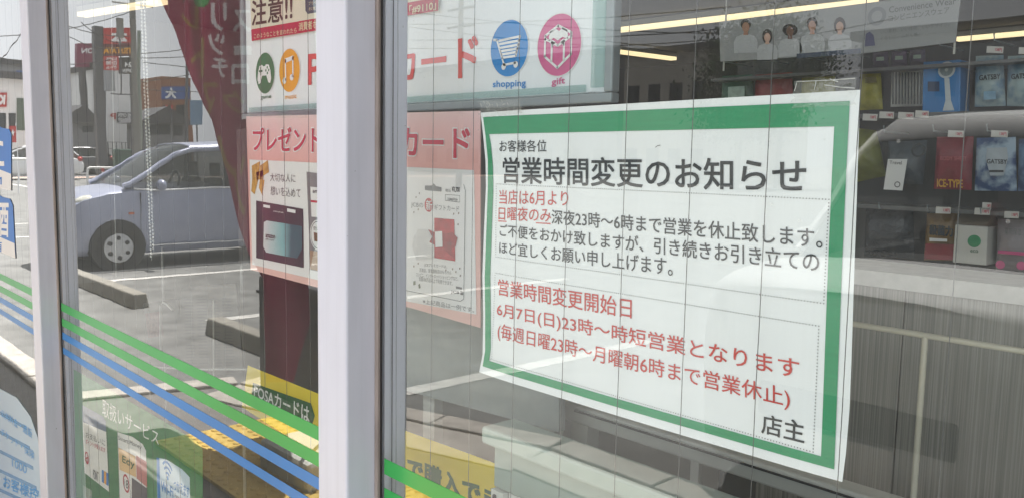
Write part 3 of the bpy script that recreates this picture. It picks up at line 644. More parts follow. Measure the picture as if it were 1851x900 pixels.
# stickers on the far left pane
OUT = -0.0016; oy = OUT - .0003; oz = oy - .0003
st1 = flat('atm_sticker', [(-60, 205), (5, 232), (16, 234), (20, 243), (20, 345), (-60, 330)], OUT, mat('sticker_blue', (30, 112, 196), .4, .04), None, .0005)
tag(st1, 'upper blue and white sticker at the left edge of the photo', 'sticker', 'blue stickers on the far left pane')
flat('white_foot', [(-60, 283), (20, 315), (20, 345), (-60, 330)], oy, K_WHP, st1); T('たばこ', (-62, 282), (7, 302), (-62, 224), oy, K_WHITE, st1, .03, tr=(7, 252)); T('ATM', (-40, 330), (3, 334), (-40, 318), oz, K_BLUE, st1, .02)
st2 = flat('liquor_sticker', [(-60, 320), (5, 357), (18, 360), (23, 372), (28, 467), (-60, 428)], OUT, MATS['sticker_blue'], None, .0005)
tag(st2, 'lower blue and white sticker with a white liquor character, left edge of the photo', 'sticker', 'blue stickers on the far left pane')
flat('white_foot', [(-60, 402), (26, 440), (28, 467), (-60, 428)], oy, K_WHP, st2); T('酒', (-6, 425), (15, 428), (-6, 366), oy, K_WHITE, st2, .03); T('お酒', (-30, 452), (3, 455), (-30, 436), oz, K_BLUE, st2, .02)
bp = flat('blue_leaflet', [(-80, 660), (0, 702), (30, 718), (55, 752), (68, 790), (75, 860), (82, 1000), (-80, 1000)], OUT, clear('leaflet_film', (.80, .87, .92), .72, (214, 230, 242)), None, .0005)
tag(bp, 'pale blue see-through leaflet with rounded corner at the bottom left', 'leaflet')
mb = MB()
for i in range(5):
    a0, a1 = P(-40, 720 + i*36, oy), P(48 + i*6, 770 + i*36, oy)
    mb.poly([a0, a1, a1 + Vector((0, 0, -.012)), a0 + Vector((0, 0, -.012))])
mb.build('print_band', clear('leaflet_band', (.6, .74, .88), .35, (184, 212, 234)), bp)
T('公共料金・通販', (2, 752), (58, 792), (2, 738), oz, ink('pale_blue_ink', (92, 158, 214)), bp, .01, tr=(58, 776)); T('チケット・保険', (2, 786), (62, 832), (2, 772), oz, MATS['pale_blue_ink'], bp, 0, tr=(62, 815))
T('1000', (22, 842), (48, 856), (22, 828), oz, MATS['pale_blue_ink'], bp); T('お客様控', (6, 880), (70, 905), (6, 858), oz, MATS['pale_blue_ink'], bp, .02, tr=(70, 884))

# ================================================================ INSIDE THE SHOP
M_CAB = mat('fixture_sage', (170, 182, 172), 0.45, 0.05, 5); M_CABW = mat('fixture_white', (214, 214, 206), 0.5, 0.05, 6)
cy = 0.062
zc = P(869, 769, cy).z; xc = P(869, 785, cy).x; s1 = P(869, 800, cy).z
cab = MB().box((xc, cy, s1), (1.6, cy + .055, zc)).build('magazine_shelf', M_CAB, None, bevel=.004)
tag(cab, 'low pale sage green shelf back standing below the notice', 'shelf')
MB().box((xc + .012, cy + .012, s1 - .055), (1.6, cy + .05, s1 - .001)).build('apron', mat('fixture_sage_dark', (150, 164, 154), .45, .05, 5), cab, bevel=.002)
u = MB().box((xc + .012, cy + .008, 0.1), (xc + .034, cy + .03, s1 - .057)).build('upright', M_CABW, cab)
mb = MB()
for i in range(12): mb.box((xc + .018, cy + .005, s1 - .085 - i*.05), (xc + .022, cy + .0078, s1 - .062 - i*.05))
mb.build('slot_row', mat('slot_dark', (50, 50, 50), .8), u)['kind'] = 'stuff'
MB().box((xc + .036, cy + .016, 0.1), (1.6, cy + .03, s1 - .057)).build('back_panel', M_CABW, cab)
MB().box((xc, cy, .092), (1.6, cy + .3, .16)).build('plinth', M_CAB, cab)
# steel beam behind it
by = 0.24; b0 = P(985, 716, by); b1 = P(985, 746, by)
beam = MB().box((b0.x, by, b1.z), (1.6, by + .03, b0.z)).build('steel_beam', mat('beam_grey', (186, 186, 178), .45, .06, 8), None, bevel=.003)
tag(beam, 'long grey steel beam with a slotted end, behind the sage green shelf', 'beam')
MB().box((b0.x + .012, by - .003, b1.z + .004), (b0.x + .017, by - .0005, b0.z - .004)).build('slot', MATS['slot_dark'], beam)
MB().box((b0.x + .06, by - .003, b0.z - .007), (1.6, by - .0005, b0.z - .005)).build('seam', MATS['slot_dark'], beam)
for lx in (b0.x + .05, 1.55): MB().box((lx, by + .004, .092), (lx + .03, by + .028, b1.z - .001)).build('leg', MATS['beam_grey'], beam)
# wood grain counter
def grain():
    m = bpy.data.materials.new('grey_wood_grain'); m.use_nodes = True; nt = m.node_tree; b = nt.nodes['Principled BSDF']; b.inputs['Roughness'].default_value = .6
    tc = nt.nodes.new('ShaderNodeTexCoord'); mp = nt.nodes.new('ShaderNodeMapping'); mp.inputs['Scale'].default_value = (460, 460, 3); nt.links.new(tc.outputs['Object'], mp.inputs[0])
    n = nt.nodes.new('ShaderNodeTexNoise'); n.inputs['Scale'].default_value = 1; n.inputs['Detail'].default_value = 5; n.inputs['Roughness'].default_value = .65; nt.links.new(mp.outputs[0], n.inputs['Vector'])
    r = nt.nodes.new('ShaderNodeValToRGB'); nt.links.new(n.outputs['Fac'], r.inputs[0]); e = r.color_ramp.elements
    e[0].position = .33; e[0].color = rgb((98, 98, 94)); e[1].position = .66; e[1].color = rgb((156, 154, 146)); k = e.new(.5); k.color = rgb((128, 126, 118))
    nt.links.new(r.outputs[0], b.inputs['Base Color']); return m
gy = 0.42; gt = P(1545, 514, gy).z
r_ = ray(1545, 466); cdep = r_.y * ((gt + .02 - CAM_H) / r_.z) - CAM_D      # counter top sized to stand in for the mirrored bonnet's bright band
cnt = thing('counter', 'counter clad in grey upright wood grain, right of the notice', 'counter')
gx = [P(1380, 600, gy).x]; gx.append(P(1632, 600, gy).x); gx.append(gx[1] + (gx[1]-gx[0])); gx.append(gx[2] + .5)
M_GR = grain()
for a, b in zip(gx[:-1], gx[1:]): MB().box((a + .0008, gy, .092), (b - .0008, gy + .02, gt)).build('panel', M_GR, cnt)
MB().box((gx[0], gy - .004, gt + .001), (gx[-1], cdep, gt + .02)).build('counter_top_glare', mat('counter_top_bonnet_glare', (186, 184, 178), .5, .12, 60), cnt)  # pale mottled colour imitates the bonnet's reflection
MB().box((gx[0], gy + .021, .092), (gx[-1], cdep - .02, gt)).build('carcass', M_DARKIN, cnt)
# pipe rail
ry = 0.22; r0 = P(1380, 548, ry); r1 = P(1851, 634, ry); zr = P(1680, 607, ry).z
rail = thing('pipe_rail', 'cream painted pipe rail in front of the grey wood grain counter', 'rail')
M_PIPE = mat('pipe_cream', (186, 182, 166), .4, .05, 20)
rr = icon_r(1680, 602, 613, ry)
MB().tube([(r0.x, ry, zr), (1.4, ry, zr)], rr, 12).build('bar', M_PIPE, rail, smooth=True)
for px_ in (1670,):
    vx = P(px_, 640, ry).x; MB().tube([(vx, ry, .09), (vx, ry, zr - rr * .4)], rr, 12).build('post', M_PIPE, rail, smooth=True)
MB().tube([(.9, ry, .09), (.9, ry, zr - rr * .4)], rr, 12).build('post', M_PIPE, rail, smooth=True)

# shelf of goods
HY = 1.16
M_SHELF = mat('gondola_dark', (58, 60, 60), .6, .1, 5)
gon = thing('goods_rack', 'dark rack hung with small packs, seen deep behind the right pane', 'rack')
ga, gb2 = P(1300, 300, HY).x, 1.5
MB().box((ga, HY + .06, .092), (gb2, HY + .09, P(1790, 78, HY + .06).z)).build('back_panel', M_SHELF, gon)
for py in (207, 372, 492):
    z = P(1650, py, HY).z
    MB().box((ga, HY - .05, z - .008), (gb2, HY + .058, z)).build('shelf_board', mat('shelf_board_grey', (96, 98, 98), .5, .06, 9), gon)
M_TAG = mat('price_tag_white', (206, 204, 198), .5, .03, 60)
for i, (px_, py, ww) in enumerate(((1590, 202, 26), (1624, 203, 28), (1655, 200, 24), (1714, 236, 28), (1792, 236, 30), (1692, 374, 27), (1762, 376, 28), (1776, 366, 16), (1816, 382, 26), (1784, 84, 30), (1842, 86, 30), (1560, 206, 26))):
    o = flat('price_tag', [(px_, py), (px_ + ww, py + 1), (px_ + ww - 1, py + 13), (px_ - 1, py + 12)], HY - .056, M_TAG, gon, .001)
    T('138円', (px_ + ww*.5, py + 9), (px_ + ww*.9, py + 10), (px_ + ww*.5, py + 3), HY - .0566, K_CRIMSON, o, .02)
def pouch(name, label, cat, q, mt, y=HY, depth=.03, crimp=True, grp=None):
    q = [P(a, b, y) for a, b in q]; F = []; B = []; n = 10; nz_ = 12; sd = random.random() * 50
    for j in range(nz_ + 1):
        f = []; bk = []
        for i in range(n + 1):
            u, v = i/n, j/nz_; p = q[0].lerp(q[1], u).lerp(q[3].lerp(q[2], u), v)
            bul = (max(0, math.sin(math.pi*u)) ** .45) * (max(0, math.sin(math.pi*min(1, max(0, (v - .06)/.88)))) ** .5)
            wr = noise.noise(Vector((u*4 + sd, v*4, sd))) * .18
            f.append(p + Vector((0, -depth * .5 * bul * (1 + wr) - .0006, 0))); bk.append(p + Vector((0, depth * .4 * bul + .0006, 0)))
        F.append(f); B.append(bk)
    mb = MB(); mb.loft(F, closed=False); mb.loft(B, closed=False)
    o = mb.build(name, mt, None, smooth=True); tag(o, label, cat, grp); return o
def face(o, pts, mt, nm, y=HY, d=.024):
    return flat(nm, pts, y - d, mt, o)
def pk(n, c, var=.22, sc=40): return mat(n, tuple(v * .86 for v in c), .35, var, sc, bump=.15)
G = 'packs hung on the rack'
o = pouch('snack_pack', 'dark green pack, leftmost on the rack, above the notice', 'pack', [(1306, 138), (1360, 135), (1362, 190), (1304, 192)], pk('pack_green', (58, 104, 84)), grp=G); face(o, [(1316, 158), (1346, 156), (1346, 182), (1316, 184)], mat('pack_pale', (150, 170, 158), .5, .2, 60), 'print')
o = pouch('snack_pack', 'dull red pack between green and yellow packs, above the notice', 'pack', [(1366, 136), (1432, 131), (1434, 184), (1364, 188)], pk('pack_red', (158, 58, 62)), grp=G)
o = pouch('snack_pack', 'olive yellow pack just above the tape on the notice', 'pack', [(1450, 132), (1510, 129), (1510, 184), (1448, 186)], pk('pack_olive', (150, 146, 54)), grp=G)
o = pouch('snack_pack', 'brighter yellow pack right of the notice corner', 'pack', [(1556, 128), (1592, 126), (1596, 198), (1552, 200)], pk('pack_yellow', (176, 168, 48)), grp=G); face(o, [(1564, 140), (1584, 139), (1585, 150), (1564, 151)], pk('pack_dkgold', (120, 108, 40)), 'print')
o = pouch('striped_pack', 'pack with black and white upright stripes, left of the blue fan box', 'pack', [(1612, 128), (1676, 124), (1676, 192), (1610, 194)], mat('stripe_base', (196, 196, 190), .4, .05, 30), grp=G)
mb = MB()
for i in range(11): a = 1613 + i * 5.6; mb.poly([P(a, 131, HY-.019), P(a+2.6, 131, HY-.019), P(a+2.4, 189, HY-.019), P(a-.2, 189, HY-.019)])
mb.build('stripe_print', K_BLACK, o)
for i, (xa, cc) in enumerate(((1578, (96, 84, 118)), (1612, (122, 104, 138)), (1645, (104, 96, 122)))):
    o = pouch('small_pack', ('purple small pack, leftmost of three under the banner', 'pale violet small pack, middle of three under the banner', 'grey violet small pack, next to the blue fan box')[i], 'pack', [(xa, 96 - i*2), (xa + 27, 94 - i*2), (xa + 28, 121 - i*2), (xa, 122 - i*2)], pk('pack_violet_%s' % 'abc'[i], cc), grp=G); face(o, [(xa + 6, 104 - i*2), (xa + 20, 103 - i*2), (xa + 20, 110 - i*2), (xa + 6, 111 - i*2)], MATS['pack_pale'], 'print')
z = P(1650, 124, HY).z; MB().box((ga, HY - .05, z - .006), (gb2, HY + .058, z)).build('shelf_board', MATS['shelf_board_grey'], gon)
mb = MB()
for i in range(60): x_ = ga + .04 + (i % 20) * .095; z_ = (P(1650, 240, HY).z, P(1650, 378, HY).z, P(1650, 92, HY).z)[i // 20]; mb.tube([(x_, HY + .06, z_), (x_, HY - .055, z_), (x_, HY - .06, z_ + .012)], .0016, 5)
mb.build('hook_row', M_ALU, gon)['kind'] = 'stuff'
q = [P(1676, 114, HY), P(1744, 110, HY), P(1742, 206, HY), P(1674, 207, HY)]
fan = MB().prism([p + Vector((0, -.02, 0)) for p in q], (0, .05, 0)).build('fan_box', mat('box_blue', (18, 118, 184), .4, .12, 30), None, bevel=.002); tag(fan, 'bright blue box picturing a white hand fan', 'box')
fy = HY - .0206; c = P(1711, 127, fy); r_ = icon_r(1711, 113, 143, fy); K_FAN = mat('fan_print', (196, 204, 206), .5, .1, 60)
d = MB().poly(ell(c, r_, r_)).build('fan_head', K_FAN, fan); mb = MB(); ringm(mb, c + Vector((0,-.0004,0)), r_*.2, r_*.75); mb.build('fan_grille', mat('fan_grey', (132, 146, 150), .5, .15, 200), d)
flat('fan_handle', [(1707, 142), (1716, 142), (1719, 182), (1725, 200), (1704, 201), (1709, 182)], fy, K_FAN, fan)
flat('print_band', [(1677, 148), (1698, 148), (1698, 166), (1677, 166)], fy, mat('box_navy', (28, 58, 92), .5, .2, 80), fan)
def spray(n, q, label, base, seedc):
    o = pouch(n, label, 'wipes pack', q, base, grp='face wipe packs'); return o
def marbled(name, a, b, sc=28):
    m = mat(name, a, .35, .1, sc); r = [x for x in m.node_tree.nodes if x.type == 'VALTORGB'][0]; r.color_ramp.elements[0].color = rgb(a); r.color_ramp.elements[1].color = rgb(b)
    r.color_ramp.elements[0].position = .42; r.color_ramp.elements[1].position = .58; return m
M_W1 = marbled('wipes_pale', (158, 176, 178), (92, 128, 150)); M_W2 = marbled('wipes_blue', (38, 74, 124), (168, 190, 208)); M_W3 = marbled('wipes_deep', (28, 60, 106), (96, 130, 166))
o = spray('wipes_pack', [(1764, 102), (1814, 100), (1818, 192), (1762, 194)], 'pale grey green wipes pack with black name, right of the blue fan box', M_W1, 0)
T('GATSBY', (1770, 146), (1808, 143), (1770, 137), HY - .02, K_BLACK, o, .03); face(o, [(1778, 166), (1800, 165), (1800, 180), (1778, 181)], mat('wipes_print', (120, 158, 182), .5, .2, 80), 'print', d=.02)
o = spray('wipes_pack', [(1822, 102), (1872, 100), (1876, 194), (1820, 192)], 'pale wipes pack cut by the right edge of the photo, upper row', M_W1, 0); T('GATSBY', (1828, 144), (1866, 141), (1828, 135), HY - .02, K_BLACK, o, .03)
o = pouch('red_pack', 'plain red pack in the middle row of the rack', 'pack', [(1694, 248), (1760, 247), (1756, 344), (1688, 342)], pk('pack_crimson', (150, 34, 52)), depth=.03)
T('BODY SHEET', (1700, 290), (1748, 291), (1700, 283), HY - .022, mat('pack_text_rose', (196, 100, 104), .5, .1, 50), o, .01); T('ICE-TYPE', (1694, 338), (1740, 340), (1694, 324), HY - .020, K_GOLD, o, .03)
o = spray('wipes_pack', [(1766, 250), (1836, 248), (1838, 346), (1762, 345)], 'blue and white marbled wipes pack right of the red pack', M_W2, 0)
f = face(o, [(1784, 268), (1820, 267), (1822, 286), (1814, 318), (1790, 318), (1782, 288)], mat('wipes_label', (172, 182, 190), .5, .1, 50), 'print'); T('GATSBY', (1784, 296), (1820, 297), (1784, 288), HY - .0246, K_BLACK, f, .03); flat('print_line', [(1788, 308), (1814, 308), (1814, 312), (1788, 312)], HY - .0246, K_BLACK, f)
o = spray('wipes_pack', [(1842, 252), (1900, 250), (1902, 345), (1840, 346)], 'deep blue wipes pack cut by the right edge of the photo', M_W3, 0)
o = pouch('bagged_item', 'yellow green soft bag hanging beside the notice edge', 'bag', [(1550, 232), (1584, 236), (1602, 318), (1548, 330)], pk('bag_lime', (136, 140, 60)), depth=.06)
o = pouch('travel_pillow', 'grey bagged item with a hanging white tag, left of the red pack', 'bag', [(1606, 256), (1676, 254), (1668, 334), (1604, 332)], pk('bag_grey', (88, 98, 106), .3), depth=.06)
hg = flat('hang_tag', [(1605, 288), (1640, 288), (1631, 345), (1597, 343)], HY - .05, K_WHP, o, .0008); T('Travel', (1608, 297), (1630, 298), (1608, 291), HY - .0506, K_GREY, hg, .02)
mb = MB(); ringm(mb, P(1622, 334, HY - .0506), .004, .006); mb.build('mark', K_GREY, hg); mb = MB(); ringm(mb, P(1660, 272, HY-.036), .010, .014); mb.build('button', K_BLACK, o)
o = pouch('black_pack', 'large near black glossy pack at the left of the lowest row', 'pack', [(1566, 376), (1650, 372), (1654, 466), (1562, 464)], mat('pack_black', (38, 46, 52), .2, .3, 30, bump=.4), depth=.06)
o = pouch('kitchen_wipes_pack', 'gold and red pack with black lettering in the lowest row', 'pack', [(1676, 386), (1730, 386), (1728, 472), (1670, 470)], pk('pack_gold', (158, 122, 62), .3), depth=.03)
face(o, [(1673, 440), (1728, 442), (1727, 470), (1670, 468)], pk('pack_redlow', (166, 44, 56)), 'red_base', d=.019); T('殺菌力', (1680, 424), (1722, 428), (1680, 406), HY - .022, K_BLACK, o, .04); flat('print_line', [(1680, 430), (1712, 432), (1712, 437), (1680, 436)], HY - .022, K_WHP, o)
# gable topped white pack
mb = MB(); q = [P(1738, 405, HY), P(1796, 405, HY), P(1793, 474, HY), P(1732, 472, HY)]; y0, y1 = HY - .03, HY + .03
ring = lambda a, b, z: [Vector((a, y0, z)), Vector((b, y0, z)), Vector((b, y1, z)), Vector((a, y1, z))]
zt_ = P(1760, 380, HY).z
mb.loft([ring(q[3].x, q[2].x, q[3].z), ring(q[3].x, q[1].x, q[0].z)])
o = mb.build('refill_pouch', mat('pouch_white', (214, 212, 204), .4, .06, 20), None, bevel=.002); tag(o, 'white gable topped refill pack with a round green mark', 'pack')
mb = MB(); a, b = q[3].x, q[1].x; mb.add([(a, y0, q[0].z + .001), (b, y0, q[0].z + .001), (b, y1, q[0].z + .001), (a, y1, q[0].z + .001), (a + .004, HY - .002, zt_), (b - .004, HY - .002, zt_), (b - .004, HY + .002, zt_), (a + .004, HY + .002, zt_)], [(0,1,5,4),(1,2,6,5),(2,3,7,6),(3,0,4,7),(4,5,6,7)])
mb.build('gable_top', mat('pouch_bronze', (136, 122, 104), .35, .1, 20, metal=.3), o)
disc('green_mark', 1761, 436, icon_r(1761, 425, 447, HY), y0 - .0006, mat('mark_green', (62, 148, 100), .5, .1, 60), o); T('eco', (1754, 456), (1768, 457), (1754, 451), y0 - .0006, K_DKGREEN, o, .02)
o = pouch('skincare_pack', 'pale grey pink pack with two pink dots at the right edge', 'pack', [(1804, 396), (1856, 398), (1856, 492), (1800, 488)], pk('pack_palepink', (178, 168, 170), .12), depth=.03)
face(o, [(1804, 452), (1855, 456), (1855, 462), (1804, 458)], K_PINK, 'pink_band', d=.019)
for px_ in (1808, 1846): disc('pink_dot', px_, 478 + (px_-1808)*.05, .008, HY - .02, K_PINK, o)
T('薬用保湿', (1816, 424), (1846, 426), (1816, 412), HY - .02, K_GREY, o)

# banner above the rack
BY = 1.02
M_BAN = mat('banner_grey', (150, 152, 152), .6, .04, 5)
ban = flat('clothing_banner', [(1300, 40), (1600, 2), (1738, -18), (1727, 77), (1560, 97), (1302, 112)], BY, M_BAN, None, .003)
tag(ban, 'grey banner with five people in white shirts and a round logo, above the rack', 'banner')
bny = BY - .0008
M_SK = [mat('print_skin_%s' % n, c, .6, .1, 60) for n, c in (('light', (196, 158, 138)), ('tan', (166, 122, 98)), ('deep', (110, 76, 60)))]
M_HR = mat('print_hair', (48, 40, 38), .6, .2, 60); M_TS = mat('print_shirt', (178, 180, 182), .6, .05, 30); M_JN = mat('print_jeans', (58, 70, 92), .6, .2, 60)
def pr_person(px, top, hw, sk, hair, shirt=M_TS):
    # printed half figure: shirt, neck, head, hair, a few pixels each
    q = lambda a, b: (px + a*hw, top + b*hw)
    f = flat('printed_figure', [q(-2.6, 7.6), q(-2.7, 5.2), q(-2.1, 3.9), q(-.6, 3.3), q(.6, 3.3), q(2.1, 3.8), q(2.7, 5.1), q(2.6, 7.4)], bny, shirt, ban)
    y = bny - .0005
    if hair in ('long', 'curly'):
        s = 1.9 if hair == 'curly' else 1.45
        flat('hair', [(px + s*hw*math.cos(t)*.9, top + hw*(1.5 + (1.9 if hair == 'long' else 1.35)*math.sin(t))) for t in [k*math.pi/12 for k in range(24)]], y, M_HR, f)
    else:
        flat('hair', [(px + 1.15*hw*math.cos(t), top + hw*(1.1 + 1.2*math.sin(t))) for t in [k*math.pi/12 for k in range(24)]], y, M_HR, f)
    flat('face', [(px + .82*hw*math.cos(t), top + hw*(1.75 + 1.15*math.sin(t))) for t in [k*math.pi/12 for k in range(24)]], y - .0005, sk, f)
    flat('neck', [q(-.4, 2.6), q(.4, 2.6), q(.55, 3.5), q(-.55, 3.5)], y - .0003, sk, f)
pr_person(1348, 36, 8, M_SK[1], 'short'); pr_person(1387, 56, 7, M_SK[0], 'long'); pr_person(1428, 43, 8, M_SK[2], 'curly'); pr_person(1468, 33, 8.5, M_SK[1], 'short'); pr_person(1518, 35, 8, M_SK[0], 'long')
flat('jeans', [(1440, 98), (1556, 88), (1556, 97), (1440, 106)], bny - .0012, M_JN, ban); flat('hair', [(1565, 62), (1572, 58), (1579, 64), (1582, 83), (1563, 85)], bny, ink('print_violet', (92, 92, 120)), ban)
mb = MB(); ringm(mb, P(1585, 30, bny), icon_r(1585, 20, 40, bny), icon_r(1585, 13, 47, bny)); mb.build('round_logo', ink('logo_grey', (126, 128, 130)), ban)
T('Convenience Wear', (1607, 24), (1728, 8), (1607, 13), bny, K_GREY, ban, .01); T('コンビニエンスウェア', (1606, 40), (1716, 24), (1606, 29), bny, K_GREY, ban, .005)
T('いい素材、いい技術、いいデザイン。', (1592, 62), (1716, 48), (1592, 55), bny, MATS['logo_grey'], ban); T('くらしに、ふだん着。', (1592, 74), (1662, 66), (1592, 67), bny, MATS['logo_grey'], ban)
for lx in (P(1310, 40, BY).x, P(1730, 0, BY).x): MB().tube([(lx, BY + .004, 1.6), (lx, BY + .004, 2.72)], .002, 6).build('hanger', MATS['beam_grey'], ban)

# ceiling tubes
E_TUBE = emit('tube_light', (255, 228, 176), .5)
def tube_light(a, b, label):
    a, b = Vector(a), Vector(b); d = (b - a).normalized(); n = Vector((-d.y, d.x, 0)) * .05
    o = thing('ceiling_light', label, 'ceiling light', 'strip lights on the shop ceiling')
    MB().prism([a + n, b + n, b - n, a - n], (0, 0, .05)).build('housing', MATS['fixture_white'], o)
    z = Vector((0, 0, -.002)); MB().prism([a + n*.9 + z, b + n*.9 + z, b - n*.9 + z, a - n*.9 + z], (0, 0, -.035)).build('tube', E_TUBE, o)
tube_light((-5.5, 5.75, 2.66), (-3.0, 5.9, 2.66), 'longest strip light, running above the notice')
tube_light((-6.5, 7.0, 2.66), (-6.42, 7.95, 2.66), 'short strip light below the longest one, left of the banner')
tube_light((-3.3, 8.35, 2.66), (-1.6, 8.3, 2.66), 'strip light at the right edge, above the pale wipes packs')
tube_light((-8.6, 1.86, 2.66), (-7.3, 2.12, 2.66), 'strip light at the top of the middle pane')
# far dark fixtures
for x0, x1, y0, y1, h, nm, lb in ((-8.4, -5.2, 8.3, 8.98, 2.05, 'drinks_cooler', 'tall dark cooler against the far wall of the shop'), (-4.9, -2.0, 4.4, 5.0, 1.5, 'shelf_row', 'dark row of shelves across the middle of the shop')):
    o = thing(nm, lb, 'shelf'); MB().box((x0, y0 + .1, .092), (x1, y1, h)).build('carcass', M_SHELF, o)
    for i in range(4): MB().box((x0 + .02, y0 - .1, .4 + i*.32), (x1 - .02, y0 + .098, .42 + i*.32)).build('shelf_board', MATS['shelf_board_grey'], o)
lp = MB().box((P(1330, 180, 2.2).x - .25, 2.2, .8), (P(1330, 180, 2.2).x + .02, 2.24, 1.62)).build('poster_stand', mat('stand_grey', (150, 148, 156), .6, .1, 12), None, bevel=.003); tag(lp, 'pale upright panel left of the green pack, deep in the shop', 'panel'); MB().box((P(1330,180,2.2).x - .14, 2.21, .092), (P(1330,180,2.2).x - .1, 2.235, .8)).build('leg', MATS['beam_grey'], lp)

bk_ = flat('asphalt_lift_panel', [(735, 520), (1010, 560), (1010, 780), (735, 706)], .19, mat('lift_panel_grey', (150, 155, 151), .6, .05, 40), None, .012)  # panel added to brighten the asphalt mirrored in front of it
tag(bk_, 'added grey panel brightening the mirrored asphalt below the pink gift card poster', 'board'); a_ = P(740, 706, .19); MB().box((a_.x + .02, .203, .092), (a_.x + .05, .22, a_.z + .2)).build('leg', MATS['beam_grey'], bk_); b_ = P(1010, 780, .19); MB().box((b_.x - .05, .203, .092), (b_.x - .02, .22, b_.z + .1)).build('leg', MATS['beam_grey'], bk_)
# newspaper rack behind the middle pane
ny_ = .62
nr = thing('newspaper_rack', 'white wire rack holding folded newspapers behind the middle pane', 'newspaper rack')
M_WW = mat('white_wire', (206, 206, 200), .4, .04, 20)
def wr(pts, y, r=.004): MB().tube([P(a, b, y) for a, b in pts], r, 8).build('wire', M_WW, nr, smooth=True)
wr([(290, 640), (290, 552), (294, 546), (302, 550), (312, 560)], ny_ - .02); wr([(386, 542), (386, 684)], ny_ - .03, .003); wr([(386, 667), (446, 667)], ny_ - .03, .003); wr([(278, 662), (292, 664), (386, 668)], ny_ - .03, .003)
for px_ in (300, 440): p = P(px_, 700, ny_ + .1); MB().tube([(p.x, p.y, .092), (p.x, p.y, 1.0)], .006, 8).build('leg', M_WW, nr)
np_ = [flat('newspaper', [(328, 519), (426, 511), (442, 692), (318, 705)], ny_, mat('newsprint', (112, 111, 106), .8, .06, 20), None, .004), flat('newspaper', [(258, 548), (322, 540), (330, 640), (268, 640)], ny_ + .03, MATS['newsprint'], None, .004)]
tag(np_[0], 'larger newspaper standing at the right of the wire rack', 'newspaper'); tag(np_[1], 'smaller newspaper at the left of the wire rack, with a red picture', 'newspaper')
mb = MB(); y = ny_ - .0006
for bx in range(4):
    for j in range(26):
        if random.random() < .12: continue
        a = 332 + bx*23 + j*.25; b = 540 + j*5.5 - bx*.6
        mb.poly([P(a, b, y), P(a + random.uniform(12, 20), b - .6, y), P(a + 18, b + 2, y), P(a, b + 2.2, y)])
mb.build('print_lines', ink('news_ink', (84, 84, 84)), np_[0])['kind'] = 'stuff'
flat('picture', [(262, 566), (292, 562), (296, 606), (268, 610)], ny_ + .0294, mat('news_red', (120, 92, 88), .7, .3, 60), np_[1])
# ball chains
for i, (pa, pb) in enumerate((((253, -60), (274, 470)), ((259, -60), (278, 455)))):
    mb = MB(); a, b = P(*pa, .05), P(*pb, .05); n = int((b - a).length / .0075)
    for k in range(n): mb.ball(a.lerp(b, k/n) + Vector((.0012*math.sin(k*.7+i), 0, 0)), .0026, 8, 5)
    mb.tube([a, b], .0006, 5)
    o = mb.build('ball_chain', mat('chain_white', (222, 222, 218), .35, .03, 30), None, smooth=True); tag(o, ('left', 'right')[i] + ' strand of white ball chain hanging inside the middle pane', 'chain', 'white blind chains')
tb_ = MB().tube([P(200, -60, .05), P(210, 500, .05)], .0007, 5).build('blind_cord', MATS['chain_white'], None); tag(tb_, 'thin pale cord hanging left of the ball chains', 'cord')

# ================================================================ OUTSIDE, SEEN IN THE GLASS
M_TYRE = mat('tyre_rubber', (38, 38, 38), .85, .1, 20); M_HUB = mat('hubcap_silver', (186, 188, 190), .35, .05, 20, metal=.6)
M_BLK = mat('black_plastic', (34, 34, 36), .5, .1, 20); M_CHR = mat('bright_trim', (234, 235, 236), .3, .03, 20, metal=.05)
M_LAMP = mat('headlamp_lens', (206, 206, 196), .15, .15, 30, coat=.5); M_TAIL = mat('tail_lamp', (170, 26, 24), .2, .1, 20); M_AMB = mat('amber_lens', (206, 96, 40), .2, .1, 20)
def car_glass():
    m = bpy.data.materials.new('car_window'); m.use_nodes = True; b = m.node_tree.nodes['Principled BSDF']
    b.inputs['Base Color'].default_value = (.03, .04, .04, 1); b.inputs['Roughness'].default_value = .03; b.inputs['Alpha'].default_value = .62; return m
M_CG = car_glass()
def interp(L, s):
    if s <= L[0][0]: return L[0][1:]
    for a, b in zip(L[:-1], L[1:]):
        if s <= b[0]:
            t = (s - a[0]) / (b[0] - a[0]); return tuple(x*(1-t) + y*t for x, y in zip(a[1:], b[1:]))
    return L[-1][1:]
